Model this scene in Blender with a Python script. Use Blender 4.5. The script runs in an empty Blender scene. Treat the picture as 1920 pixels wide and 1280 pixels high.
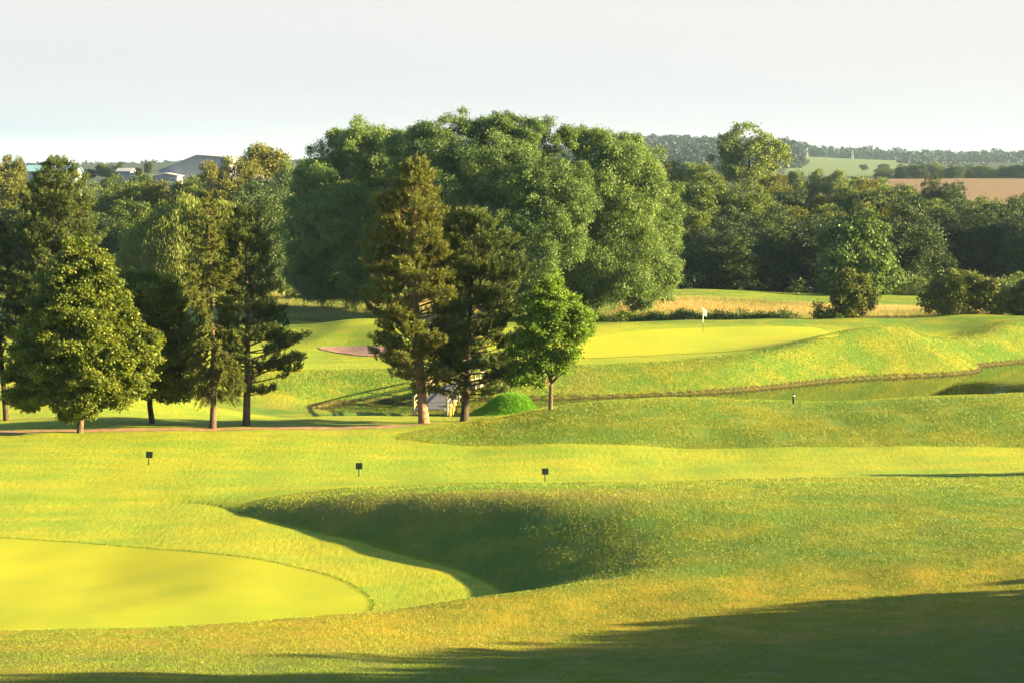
import bpy, math, random
import numpy as np
from mathutils import Vector

# ------------------------------------------------------------------ camera, sky, sun, exposure
sc = bpy.context.scene
CAMZ = 16.2
F = 70.0 / 36.0 * 1920.0                 # focal length in photo pixels
HORIZON = 310.0
PITCH = math.atan((640 - HORIZON) / F)
cam = bpy.data.objects.new('camera', bpy.data.cameras.new('camera'))
sc.collection.objects.link(cam)
cam.data.lens = 70; cam.data.sensor_width = 36
cam.data.clip_start = 0.5; cam.data.clip_end = 30000
cam.location = (0, 0, CAMZ)
cam.rotation_euler = (math.pi / 2 - PITCH, 0, 0)
sc.camera = cam
SUN_EL = math.radians(13.5)
SUN_BEYOND = math.radians(-5.0)           # sun stands to the right, this much beyond the picture plane (negative: towards the viewer)
SD = Vector((math.cos(SUN_EL) * math.cos(SUN_BEYOND), math.cos(SUN_EL) * math.sin(SUN_BEYOND), math.sin(SUN_EL)))
sun = bpy.data.objects.new('sun', bpy.data.lights.new('sun', 'SUN'))
sc.collection.objects.link(sun)
sun.data.energy = 5.0; sun.data.angle = math.radians(0.6); sun.data.color = (1.0, 0.77, 0.34)
sun.rotation_euler = SD.to_track_quat('Z', 'Y').to_euler()
sc.view_settings.view_transform = 'Standard'
sc.view_settings.look = 'None'
sc.view_settings.gamma = 1
EXPO = 3.0
sc.view_settings.exposure = EXPO

world = bpy.data.worlds.new('World'); sc.world = world; world.use_nodes = True
nt = world.node_tree; nt.nodes.clear()
def nn(nt, t, **kw):
    n = nt.nodes.new(t)
    for k, v in kw.items():
        if k.startswith('i_'): n.inputs[k[2:].replace('_', ' ')].default_value = v
        else: setattr(n, k, v)
    return n
def mth(nt, op, a, b=None, c=None, clamp=False):
    n = nt.nodes.new('ShaderNodeMath'); n.operation = op; n.use_clamp = clamp
    for i, v in enumerate((a, b, c)):
        if v is None: continue
        if isinstance(v, (int, float)): n.inputs[i].default_value = v
        else: nt.links.new(v, n.inputs[i])
    return n.outputs[0]
def mixc(nt, fac, a, b, mode='MIX'):
    n = nt.nodes.new('ShaderNodeMix'); n.data_type = 'RGBA'; n.blend_type = mode
    for s, v in ((n.inputs[0], fac), (n.inputs[6], a), (n.inputs[7], b)):
        if isinstance(v, (int, float)): s.default_value = v
        elif isinstance(v, tuple): s.default_value = (*v[:3], 1)
        else: nt.links.new(v, s)
    return n.outputs[2]
def mapr(nt, v, a, b, c=0.0, d=1.0, smooth=True):
    n = nt.nodes.new('ShaderNodeMapRange'); n.interpolation_type = 'SMOOTHSTEP' if smooth else 'LINEAR'
    nt.links.new(v, n.inputs[0])
    for i, x in enumerate((a, b, c, d)): n.inputs[i + 1].default_value = x
    return n.outputs[0]
def noise(nt, vec, scale, detail=4, rough=0.55, out=0):
    n = nt.nodes.new('ShaderNodeTexNoise'); n.inputs['Scale'].default_value = scale
    n.inputs['Detail'].default_value = detail; n.inputs['Roughness'].default_value = rough
    if vec is not None: nt.links.new(vec, n.inputs['Vector'])
    return n.outputs[out]
sky = nn(nt, 'ShaderNodeTexSky', sky_type='NISHITA', sun_disc=False, sun_elevation=SUN_EL,
         sun_rotation=math.pi / 2 - SUN_BEYOND, air_density=1.0, dust_density=0.6, ozone_density=2.0)
skyc = mixc(nt, 1.0, sky.outputs[0], (0.05, 0.05, 0.05), 'MULTIPLY')
tc = nn(nt, 'ShaderNodeTexCoord'); sx = nn(nt, 'ShaderNodeSeparateXYZ')
nt.links.new(tc.outputs['Generated'], sx.inputs[0])
el = sx.outputs[2]
mp = nn(nt, 'ShaderNodeMapping'); mp.inputs['Scale'].default_value = (2.0, 2.0, 22.0)
nt.links.new(tc.outputs['Generated'], mp.inputs[0])
cl = noise(nt, mp.outputs[0], 1.6, 5, 0.5)
K = 2 ** -EXPO
# thin bright cloud sheet low over the horizon, grey blue bands in it
band = mth(nt, 'MULTIPLY', mapr(nt, mth(nt, 'ADD', el, mth(nt, 'MULTIPLY', mth(nt, 'SUBTRACT', cl, 0.5), 0.02)), 0.012, 0.019),
           mapr(nt, el, 0.022, 0.085, 1.0, 0.25))
side = mapr(nt, sx.outputs[0], -0.3, 0.22, 1.0, 0.35)
grey = mth(nt, 'MULTIPLY', mth(nt, 'MULTIPLY', band, side), mapr(nt, cl, 0.3, 0.62, 0.45, 1.05), clamp=True)
cloudc = mixc(nt, grey, (0.89 * K, 0.865 * K, 0.84 * K), (0.74 * K, 0.80 * K, 0.83 * K))
fade = mapr(nt, el, 0.088, 0.16, 1.0, 0.0)
final = mixc(nt, fade, skyc, cloudc)
bg = nn(nt, 'ShaderNodeBackground'); nt.links.new(final, bg.inputs[0]); bg.inputs[1].default_value = 1.0
wo = nn(nt, 'ShaderNodeOutputWorld'); nt.links.new(bg.outputs[0], wo.inputs[0])

# ------------------------------------------------------------------ helpers
rng = np.random.default_rng(7)
def slope(py):                            # drop per metre of distance along the ray through image row py
    return math.tan(math.atan((py - 640) / F) + PITCH)
def ray(px, py):                          # direction with unit Y
    v = (640 - py) / F; u = (px - 960) / F
    cy, cz = math.cos(PITCH), math.sin(PITCH)
    y = cy + v * cz; z = -cz + v * cy
    return u / y, 1.0, z / y
def P(px, py, Y):                         # pixel and distance -> world
    a = ray(px, py); return np.array((a[0] * Y, Y, CAMZ + a[2] * Y))
def onz(px, py, z):                       # pixel and ground height -> world XY
    a = ray(px, py); Y = (z - CAMZ) / a[2]; return (a[0] * Y, Y)
def smooth(e0, e1, x):
    t = np.clip((x - e0) / (e1 - e0), 0, 1); return t * t * (3 - 2 * t)
def sdist(poly, X, Y):                    # signed distance, positive outside
    p = np.asarray(poly, float); d2 = np.full(X.shape, 1e18); ins = np.zeros(X.shape, bool)
    for i in range(len(p)):
        a = p[i]; b = p[(i + 1) % len(p)]; e = b - a
        t = np.clip(((X - a[0]) * e[0] + (Y - a[1]) * e[1]) / (e @ e + 1e-12), 0, 1)
        d2 = np.minimum(d2, (X - a[0] - t * e[0]) ** 2 + (Y - a[1] - t * e[1]) ** 2)
        c = (a[1] > Y) != (b[1] > Y)
        xi = a[0] + (Y - a[1]) * e[0] / (e[1] if abs(e[1]) > 1e-9 else 1e-9)
        ins ^= c & (X < xi)
    d = np.sqrt(d2); return np.where(ins, -d, d)
def smoothpoly(pts, n=3):
    p = np.asarray(pts, float)
    for _ in range(n):
        q = np.roll(p, -1, 0); p = np.stack([p * .75 + q * .25, p * .25 + q * .75], 1).reshape(-1, 2)
    return p
def vnoise(X, Y, s, seed=0):              # cheap smooth noise
    r = np.random.default_rng(seed); o = 0
    for k in range(7):
        a = r.uniform(0, 6.283); f = s * r.uniform(.6, 1.9); o = o + np.sin(X * math.cos(a) * f + Y * math.sin(a) * f + r.uniform(0, 6.28))
    return o / 7 ** .5

# ------------------------------------------------------------------ terrain heights
ctl = []
def cp(*pts):
    for px, py, z in pts:
        x, y = onz(px, py, z); ctl.append((x / y, math.log(y), z))
def cw(u, Y, z): ctl.append((u, math.log(Y), z))
cp((-300, 1280, 6.5), (0, 1280, 6.6), (480, 1280, 6.7), (960, 1280, 6.9), (1440, 1280, 7.1), (1920, 1280, 7.4), (2300, 1280, 7.8))
cp((-300, 1190, 4.9), (0, 1182, 4.95), (450, 1166, 4.95), (860, 1143, 4.95), (1100, 1118, 5.05), (1500, 1100, 5.3), (1920, 1085, 5.7), (2300, 1080, 6.2))
cp((-100, 1100, 3.6), (300, 1100, 3.6), (500, 1060, 4.4), (700, 1050, 4.8), (900, 1060, 5.2), (1100, 1040, 5.4), (1300, 1000, 5.4), (1700, 1000, 5.35), (1920, 1000, 5.5), (2300, 1000, 5.6))
cp((-200, 980, 3.6), (0, 960, 3.6), (300, 940, 3.6), (430, 952, 3.75), (560, 944, 4.25), (700, 935, 4.65), (900, 922, 4.95), (1200, 916, 5.1), (1500, 914, 5.0), (1920, 918, 5.1), (2300, 915, 5.0))
cp((-300, 870, 3.6), (0, 880, 3.6), (278, 872, 3.6), (673, 893, 3.6), (1022, 900, 3.6), (1300, 897, 3.65), (1500, 895, 3.7), (1920, 888, 3.8), (2300, 885, 3.9))
cp((-300, 835, 3.5), (400, 838, 3.5), (700, 838, 3.45), (900, 838, 3.45), (1300, 839, 3.5), (1600, 839, 3.6), (1920, 839, 3.7), (2300, 838, 3.8))
cp((1000, 771, 3.9), (1100, 758, 4.25), (1250, 752, 4.45), (1400, 757, 4.35), (1500, 761, 4.25), (1600, 757, 4.35), (1750, 745, 4.6), (1920, 738, 4.8), (2300, 735, 4.8))
cp((720, 817, 3.35), (850, 800, 3.4), (-300, 818, 3.3), (0, 812, 3.2), (400, 804, 3.2), (650, 801, 3.2), (790, 793, 3.2), (870, 789, 3.2), (940, 782, 3.3))
cp((-200, 785, 2.2), (100, 785, 2.3), (300, 783, 2.0), (560, 783, 1.3), (300, 768, 1.1), (100, 770, 1.7), (560, 777, .3), (700, 778, .25), (860, 778, .35), (1000, 780, 1.0), (700, 783, 1.4), (860, 783, 1.6))
cp((-200, 750, 1.6), (60, 750, 1.6), (200, 748, 1.4), (330, 740, 1.1), (430, 745, .75), (300, 705, 1.7), (0, 705, 2.0), (-300, 705, 2.0))
cp((500, 700, 1.6), (560, 690, 1.6), (650, 690, 1.6), (650, 674, 1.7), (850, 690, 1.6), (1080, 690, 1.6), (1250, 688, 1.6), (1100, 668, 1.75), (1350, 650, 1.85), (1320, 625, 2.1), (1500, 638, 1.9), (1590, 622, 2.0))
cp((1400, 676, 1.75), (1480, 657, 2.15), (1560, 643, 2.4), (1640, 634, 2.55), (1720, 634, 2.45), (1780, 646, 2.0))
cw(.22, 170, 1.9)
cp((1150, 606, 2.5), (1300, 599, 2.5), (1450, 598, 2.6), (1600, 599, 2.6), (1700, 598, 2.5), (1790, 592, 2.75), (1850, 600, 2.7), (1920, 603, 2.8), (2300, 600, 3.0), (900, 612, 2.4))
cp((1200, 580, 2.2), (1500, 575, 2.3), (1750, 572, 2.3), (1920, 575, 2.4), (1150, 552, 2.5), (1300, 544, 2.9), (1400, 549, 2.7), (1480, 557, 2.3), (1600, 557, 2.0), (1850, 558, 2.0), (1500, 552, 1.6))
cp((640, 658, 1.8), (650, 642, 2.2), (720, 629, 2.7), (600, 640, 2.2), (560, 640, 2.0), (650, 607, 2.7), (590, 618, 2.2), (560, 600, 2.0), (650, 577, 2.0), (600, 560, 2.2), (400, 620, 1.9), (200, 620, 1.9), (0, 620, 2.0), (330, 516, 1.6))
for u, z in ((-.1, 1.8), (-.06, 1.8), (.0, 1.8), (.06, 1.75), (.1, 1.8), (.15, 1.95), (.2, 2.2), (.26, 2.4)): cw(u, 184, z)
for u in (-.33, -.2, -.05, .05, .15, .25, .33):
    cw(u, 1.5, 14.3); cw(u, 8, 13.2); cw(u, 20, 9.9)
    cw(u, 107, 3.5 if u > .03 else 2.7)
    cw(u, 133, 1.55 if u > -.09 else 1.0)
    cw(u, 235, 1.6); cw(u, 300, 1.6); cw(u, 420, 2.0)
for u in (-.3, -.15, 0):
    cw(u, 600, 4); cw(u, 900, 6); cw(u, 1600, 9); cw(u, 3000, 12); cw(u, 9000, 10)
for u in (.19, .26, .34):
    cw(u, 620, 6.0); cw(u, 860, 10.2); cw(u, 1100, 10); cw(u, 1500, 11); cw(u, 2500, 17); cw(u, 9000, 10)
cw(.08, 620, 4); cw(.08, 1200, 8); cw(.085, 2500, 34); cw(.14, 1500, 12); cw(.16, 2300, 24); cw(.08, 9000, 10); cw(.12, 620, 5)
ctl = np.array(ctl)
S = np.array([1.5, 1.0])
def tps_phi(r2): return 0.5 * r2 * np.log(r2 + 1e-12)
cpt = ctl[:, :2] * S; n = NC = len(cpt)
A_ = tps_phi(((cpt[:, None] - cpt[None]) ** 2).sum(-1)) + np.eye(n) * 3e-5
Pm = np.c_[np.ones(n), cpt]
M_ = np.block([[A_, Pm], [Pm.T, np.zeros((3, 3))]])
TPSW = np.linalg.solve(M_, np.r_[ctl[:, 2], 0, 0, 0])
def h_up(X, Y):
    q = np.stack([np.clip(X / Y, -.42, .42) * S[0], np.log(np.maximum(Y, 1.5))], -1); out = np.zeros(X.shape)
    shp = X.shape; q = q.reshape(-1, 2); o = np.empty(len(q))
    for i in range(0, len(q), 50000):
        b = q[i:i + 50000]
        r2 = (b[:, 0:1] - cpt[:, 0]) ** 2 + (b[:, 1:2] - cpt[:, 1]) ** 2
        o[i:i + 50000] = tps_phi(r2) @ TPSW[:NC] + TPSW[NC] + b @ TPSW[NC + 1:]
    return o.reshape(shp)
FLOOR = 3.6
pond = smoothpoly([onz(a, b, 0) for a, b in [
    (572, 767), (600, 761), (650, 755), (700, 753), (770, 752), (860, 750), (1000, 747), (1100, 745), (1200, 742), (1300, 738), (1400, 731),
    (1480, 723), (1560, 714), (1650, 708), (1750, 704), (1815, 700), (1842, 694), (1832, 686), (1860, 684), (1920, 678), (2100, 664), (2500, 655),
    (2500, 830), (1900, 832), (1500, 834), (1150, 830), (1060, 815), (1010, 792), (960, 779), (890, 779), (770, 778), (680, 778), (615, 774)]], 2)
bowl = smoothpoly([onz(a, b, FLOOR) for a, b in [
    (-900, 1210), (-900, 935), (300, 935), (400, 945), (432, 955), (480, 972), (560, 991), (660, 1012), (750, 1038), (830, 1063), (895, 1086), (938, 1108),
    (942, 1124), (915, 1138), (820, 1160), (500, 1196), (0, 1216)]], 2)
def smin(a, b, k):
    h = np.clip(.5 + .5 * (b - a) / k, 0, 1); return b * (1 - h) + a * h - k * h * (1 - h)
def terrain(X, Y):
    X = np.asarray(X, float); Y = np.asarray(Y, float)
    h = h_up(X, Y)
    # folds of the lawn and the small green mound beside the pond
    for (x0, y0, sx_, sy_, a) in ((onz(300, 752, 1.5) + (6, 3.5, .45)), (onz(1350, 655, 1.9) + (9, 4, -.12)), (onz(1670, 655, 1.9) + (8, 4.5, .75)), (onz(1500, 668, 1.9) + (7, 3, .25)), (onz(700, 634, 2.2) + (7, 3.2, .35)), (onz(655, 612, 2.2) + (6, 3.5, .3)), ((1735 - 960) / F * 158, 158, 6.5, 4.5, .85), ((1775 - 960) / F * 169, 169, 8, 4.5, -.25), (onz(430, 690, 1.6) + (6, 3, .3))):
        h = h + a * np.exp(-(((X - x0) / sx_) ** 2 + ((Y - y0) / sy_) ** 2) ** 1.25)
    m = (Y > 30) & (Y < 110)
    s = np.full(X.shape, 50.0); s[m] = sdist(bowl, X[m], Y[m])
    b = FLOOR + np.where(s > 0, .04 + (.40 - .22 * smooth(-.06, .20, X / Y)) * s, .0)
    h = np.where(m & (s < 40), smin(h, b, .45) + .05 * smooth(3, 0, np.abs(s)), h)
    m = (Y > 95) & (Y < 230)
    s = np.full(X.shape, 90.0); s[m] = sdist(pond, X[m], Y[m])
    sl = .34 + .05 * vnoise(X, Y, .12, 3) + .2 * smooth(.06, .14, X / Y); sl = np.where((Y < 134) & (X / Y < .02), .34 - .24 * smooth(135, 131, Y) * smooth(.02, .0, X / Y), sl)
    b = np.where(s > 0, .14 + sl * s + .3 * np.maximum(0, s - 9), np.maximum(-1.2, .14 + 1.5 * s))
    h = np.where(m & (s < 60), smin(h, b, .5), h)
    gx, gy = (965 - 960) / F * 126.5, 126.5
    h = h + 1.35 * np.exp(-(((X - gx) / 2.0) ** 2 + ((Y - gy) / 2.2) ** 2) ** 1.4)
    h = h + .035 * vnoise(X, Y, .35, 5) * smooth(30, 60, Y) + .02 * vnoise(X, Y, 1.1, 6) * smooth(200, 90, Y) * (s > 0)
    return h
def gz(x, y): return float(terrain(np.array([x]), np.array([y]))[0])
def ground_at(px, py, y0=30.0, y1=320.0):    # first hit of a photo ray with the ground
    a = ray(px, py); Ys = np.geomspace(y0, y1, 1500); Z = terrain(a[0] * Ys, Ys); r = CAMZ + a[2] * Ys
    k = np.argmax(Z >= r)
    if not (Z >= r).any(): k = len(Ys) - 1
    Y = Ys[k]; return a[0] * Y, Y, Z[k]

# ------------------------------------------------------------------ object plumbing
col = sc.collection
def tag(o, label=None, cat=None, group=None, kind=None):
    if label: o['label'] = label
    if cat: o['category'] = cat
    if group: o['group'] = group
    if kind: o['kind'] = kind
    return o
def empty(name, loc=(0, 0, 0), rz=0):
    o = bpy.data.objects.new(name, None); col.objects.link(o); o.location = loc; o.rotation_euler = (0, 0, rz); o.empty_display_size = .3; return o
def mesh_np(name, V, Fq, mat, parent=None, smooth_=False, attrs=None, loc=None):
    V = np.asarray(V, np.float32); Fq = np.asarray(Fq, np.int32); k = Fq.shape[1]
    me = bpy.data.meshes.new(name)
    me.vertices.add(len(V)); me.vertices.foreach_set('co', V.ravel())
    me.loops.add(Fq.size); me.loops.foreach_set('vertex_index', Fq.ravel())
    me.polygons.add(len(Fq)); me.polygons.foreach_set('loop_start', np.arange(0, Fq.size, k, dtype=np.int32))
    me.polygons.foreach_set('use_smooth', np.full(len(Fq), smooth_))
    for an, (dom, vals) in (attrs or {}).items():
        a = me.attributes.new(an, 'FLOAT', dom); a.data.foreach_set('value', np.asarray(vals, np.float32))
    me.update(calc_edges=True); me.validate()
    for m in (mat if isinstance(mat, list) else [mat]): me.materials.append(m)
    o = bpy.data.objects.new(name, me); col.objects.link(o)
    if parent is not None: o.parent = parent
    if loc is not None: o.location = loc
    return o
class MB:
    def __init__(s): s.v = []; s.f = []
    def box(s, c, d, rz=0, rx=0, ry=0):
        from mathutils import Euler
        R = Euler((rx, ry, rz)).to_matrix(); n = len(s.v)
        for sx_ in (-1, 1):
            for sy_ in (-1, 1):
                for sz_ in (-1, 1):
                    q = R @ Vector((sx_ * d[0] / 2, sy_ * d[1] / 2, sz_ * d[2] / 2)); s.v.append((q.x + c[0], q.y + c[1], q.z + c[2]))
        for a in ((0, 1, 3, 2), (4, 6, 7, 5), (0, 4, 5, 1), (2, 3, 7, 6), (0, 2, 6, 4), (1, 5, 7, 3)): s.f.append(tuple(n + i for i in a))
        return s
    def tube(s, pts, rad, sides=7, cap=True):
        pts = [Vector(p) for p in pts]; n0 = len(s.v)
        for i, p in enumerate(pts):
            t = (pts[min(i + 1, len(pts) - 1)] - pts[max(i - 1, 0)]).normalized()
            a = t.orthogonal() if abs(t.z) < .9 else Vector((1, 0, 0)) - t * t.x
            a.normalize(); b = t.cross(a); r = rad[i] if hasattr(rad, '__len__') else rad
            for k in range(sides):
                th = 6.28318 * k / sides; q = p + (a * math.cos(th) + b * math.sin(th)) * r; s.v.append(tuple(q))
        for i in range(len(pts) - 1):
            for k in range(sides):
                k2 = (k + 1) % sides; s.f.append((n0 + i * sides + k, n0 + i * sides + k2, n0 + (i + 1) * sides + k2, n0 + (i + 1) * sides + k))
        if cap:
            s.f.append(tuple(n0 + k for k in range(sides))[::-1]); s.f.append(tuple(n0 + (len(pts) - 1) * sides + k for k in range(sides)))
        return s
    def poly(s, pts, faces):
        n = len(s.v); s.v += [tuple(p) for p in pts]; s.f += [tuple(n + i for i in f) for f in faces]; return s
    def build(s, name, mat, parent=None, sm=False):
        me = bpy.data.meshes.new(name); me.from_pydata(s.v, [], s.f); me.validate(); me.update()
        if sm: me.polygons.foreach_set('use_smooth', [True] * len(me.polygons))
        me.materials.append(mat); o = bpy.data.objects.new(name, me); col.objects.link(o)
        if parent is not None: o.parent = parent
        return o

# ------------------------------------------------------------------ materials
def newmat(name):
    m = bpy.data.materials.new(name); m.use_nodes = True; m.node_tree.nodes.clear(); return m, m.node_tree
def finish(nt, bsdf): 
    o = nt.nodes.new('ShaderNodeOutputMaterial'); nt.links.new(bsdf, o.inputs[0])
def principled(nt, colr, rough=.7, spec=.3, normal=None, **kw):
    b = nt.nodes.new('ShaderNodeBsdfPrincipled'); b.inputs['Roughness'].default_value = rough; b.inputs['Specular IOR Level'].default_value = spec
    if isinstance(colr, tuple): b.inputs['Base Color'].default_value = (*colr, 1)
    else: nt.links.new(colr, b.inputs['Base Color'])
    if normal is not None: nt.links.new(normal, b.inputs['Normal'])
    for k, v in kw.items(): b.inputs[k.replace('_', ' ')].default_value = v
    return b.outputs[0]
def bump(nt, h, dist, strength=1.0):
    b = nt.nodes.new('ShaderNodeBump'); b.inputs['Distance'].default_value = dist; b.inputs['Strength'].default_value = strength
    nt.links.new(h, b.inputs['Height']); return b.outputs[0]
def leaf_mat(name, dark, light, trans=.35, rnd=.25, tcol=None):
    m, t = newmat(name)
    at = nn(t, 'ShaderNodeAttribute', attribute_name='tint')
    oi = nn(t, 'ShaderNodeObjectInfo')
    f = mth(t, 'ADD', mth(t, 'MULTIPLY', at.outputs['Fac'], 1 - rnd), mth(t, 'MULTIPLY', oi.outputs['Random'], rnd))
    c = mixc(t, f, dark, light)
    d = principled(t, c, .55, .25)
    tr = nn(t, 'ShaderNodeBsdfTranslucent')
    t.links.new(mixc(t, 1.0, c, tcol or (1.0, 1.05, .45), 'MULTIPLY'), tr.inputs[0])
    mx = nn(t, 'ShaderNodeMixShader'); mx.inputs[0].default_value = trans
    t.links.new(d, mx.inputs[1]); t.links.new(tr.outputs[0], mx.inputs[2]); finish(t, mx.outputs[0]); return m
def bark_mat(name, a, b):
    m, t = newmat(name); c = nn(t, 'ShaderNodeTexCoord'); mp = nn(t, 'ShaderNodeMapping'); mp.inputs['Scale'].default_value = (9, 9, 2)
    t.links.new(c.outputs['Object'], mp.inputs[0]); n_ = noise(t, mp.outputs[0], 2.2, 6, .65)
    finish(t, principled(t, mixc(t, mapr(t, n_, .35, .65), a, b), .9, .1, bump(t, n_, .06))); return m
M = {}
M['willow'] = leaf_mat('willow_leaves', (.028, .066, .022), (.21, .29, .080), .34)
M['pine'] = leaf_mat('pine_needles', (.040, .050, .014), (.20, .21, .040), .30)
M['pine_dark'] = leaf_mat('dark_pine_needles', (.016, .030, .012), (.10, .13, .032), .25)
M['larch'] = leaf_mat('larch_needles', (.045, .065, .014), (.15, .16, .026), .30)
M['maple'] = leaf_mat('maple_leaves', (.022, .055, .014), (.27, .29, .030), .42)
M['lime'] = leaf_mat('lime_leaves', (.06, .13, .018), (.24, .32, .035), .45)
M['weeping'] = leaf_mat('weeping_willow_leaves', (.07, .10, .020), (.17, .20, .030), .36)
M['wood_dark'] = leaf_mat('dark_woodland_leaves', (.012, .028, .012), (.080, .120, .034), .27, .4)
M['wood_mid'] = leaf_mat('woodland_leaves', (.022, .050, .014), (.17, .21, .036), .32, .4)
M['wood_olive'] = leaf_mat('olive_woodland_leaves', (.050, .065, .014), (.20, .195, .032), .32, .4)
M['wood_pale'] = leaf_mat('pale_woodland_leaves', (.050, .090, .030), (.23, .28, .085), .34, .4)
M['chestnut'] = leaf_mat('chestnut_leaves', (.022, .060, .018), (.13, .19, .036), .32)
M['bush'] = leaf_mat('bush_leaves', (.035, .050, .014), (.16, .185, .030), .30)
M['far'] = leaf_mat('haze_tinted_far_leaves', (.010, .018, .020), (.022, .032, .032), .2, .5)  # distance haze painted into the leaf colour as dark blue-grey
M['bark'] = bark_mat('bark', (.05, .035, .025), (.15, .105, .075))
M['bark_pine'] = bark_mat('pine_bark', (.12, .065, .045), (.34, .20, .14))
M['bark_dark'] = bark_mat('dark_bark', (.030, .022, .016), (.09, .065, .045))
def plain(name, c, rough=.6, spec=.4, nz=0.0, sc_=4.0, **kw):
    m, t = newmat(name)
    if nz:
        g = nn(t, 'ShaderNodeTexCoord'); n_ = noise(t, g.outputs['Object'], sc_, 5, .6)
        cc = mixc(t, n_, tuple(x * (1 - nz) for x in c), tuple(min(1, x * (1 + nz)) for x in c))
        finish(t, principled(t, cc, rough, spec, bump(t, n_, .01), **kw))
    else: finish(t, principled(t, c, rough, spec, **kw))
    return m

def grass_mat(name, kind):
    m, t = newmat(name)
    g = nn(t, 'ShaderNodeNewGeometry'); pos = g.outputs['Position']
    big = noise(t, pos, .10, 4, .55); med = noise(t, pos, .7, 5, .6); fine = noise(t, pos, 6.0, 6, .75); vf = noise(t, pos, 28.0, 4, .8)
    mpg = nn(t, 'ShaderNodeMapping'); mpg.inputs['Scale'].default_value = (5.0, 1.3, 1.0); mpg.inputs['Rotation'].default_value = (0, 0, .35)
    t.links.new(pos, mpg.inputs[0]); gr = noise(t, mpg.outputs[0], 1.1, 7, .8)
    def at(n_): return nn(t, 'ShaderNodeAttribute', attribute_name=n_).outputs['Fac']
    if kind == 'green':
        w = mth(t, 'ADD', mth(t, 'MULTIPLY', big, .6), mth(t, 'MULTIPLY', med, .4))
        c = mixc(t, mapr(t, w, .35, .65), (.225, .262, .016), (.290, .285, .014))
        h = mth(t, 'ADD', mth(t, 'MULTIPLY', fine, .3), mth(t, 'MULTIPLY', vf, .5)); dist = .022
    else:
        w = mth(t, 'ADD', mth(t, 'MULTIPLY', big, .5), mth(t, 'MULTIPLY', med, .5))
        mpf = nn(t, 'ShaderNodeMapping'); mpf.inputs['Scale'].default_value = (.5, 1.6, 1.0); t.links.new(pos, mpf.inputs[0]); st = noise(t, mpf.outputs[0], .35, 5, .6)
        fair = mixc(t, mapr(t, mth(t, 'ADD', mth(t, 'MULTIPLY', w, .5), mth(t, 'MULTIPLY', st, .5)), .40, .60), (.175, .245, .022), (.280, .275, .020))
        # rough: green with straw patches
        dry = mapr(t, mth(t, 'ADD', mth(t, 'MULTIPLY', noise(t, pos, .35, 5, .65), .6), mth(t, 'MULTIPLY', fine, .4)), .42, .62)
        rg = mixc(t, dry, (.085, .170, .022), (.240, .230, .024))
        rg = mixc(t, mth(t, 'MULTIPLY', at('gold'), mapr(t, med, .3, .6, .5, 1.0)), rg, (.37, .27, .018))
        rg = mixc(t, mth(t, 'MULTIPLY', at('dry'), mapr(t, fine, .3, .6, .6, 1.0)), rg, (.27, .19, .045))
        rg = mixc(t, at('lush'), rg, (.075, .25, .010))
        c = mixc(t, at('rough'), fair, rg)
        # grain: light and dark blades
        c = mixc(t, mapr(t, gr, .38, .62, .0, .75), c, mixc(t, .45, c, (.06, .11, .006)))
        c = mixc(t, mth(t, 'MULTIPLY', at('meadow'), mapr(t, fine, .3, .65, .55, 1.0)), c, mixc(t, mapr(t, med, .4, .6), (.36, .25, .09), (.22, .20, .05)))
        c = mixc(t, at('farfield'), c, (.10, .13, .05))
        furrow = nn(t, 'ShaderNodeTexWave', i_Scale=.12, i_Distortion=1.5); t.links.new(pos, furrow.inputs[0])
        c = mixc(t, at('stubble'), c, mixc(t, mth(t, 'MULTIPLY', furrow.outputs[1], noise(t, pos, .03, 5, .6)), (.16, .105, .062), (.12, .078, .045)))
        c = mixc(t, at('mud'), c, (.06, .045, .02))
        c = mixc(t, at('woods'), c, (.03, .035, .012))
        h = mth(t, 'MULTIPLY', mth(t, 'ADD', mth(t, 'MULTIPLY', fine, .5), mth(t, 'MULTIPLY', gr, 1.3)), mapr(t, at('rough'), 0, 1, .3, 1.0)); dist = .20
    nrm = bump(t, h, dist)
    d = principled(t, c, .85, .12, nrm)
    tr = nn(t, 'ShaderNodeBsdfTranslucent')
    t.links.new(mixc(t, 1.0, c, (1, 1, .5), 'MULTIPLY'), tr.inputs[0]); t.links.new(nrm, tr.inputs['Normal'])
    sh = nn(t, 'ShaderNodeBsdfSheen') if False else None
    finish(t, d); return m
M['grass'] = grass_mat('mown_grass', 'ground'); M['green'] = grass_mat('fine_green_turf', 'green')
m, t = newmat('dirt')
g = nn(t, 'ShaderNodeNewGeometry'); n_ = noise(t, g.outputs['Position'], 2.5, 6, .7)
finish(t, principled(t, mixc(t, mapr(t, n_, .35, .65), (.20, .115, .06), (.36, .23, .13)), .95, .1, bump(t, n_, .03))); M['dirt'] = m
m, t = newmat('bunker_sand')
g = nn(t, 'ShaderNodeNewGeometry'); n_ = noise(t, g.outputs['Position'], 1.5, 6, .7)
finish(t, principled(t, mixc(t, mapr(t, n_, .35, .65), (.26, .15, .115), (.34, .20, .15)), .95, .1, bump(t, n_, .05))); M['sand'] = m
m, t = newmat('pond_water')
g = nn(t, 'ShaderNodeNewGeometry'); n_ = noise(t, g.outputs['Position'], 1.2, 3, .5)
finish(t, principled(t, (.018, .030, .006), .035, .5, bump(t, n_, .006), IOR=1.33)); M['water'] = m

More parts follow.
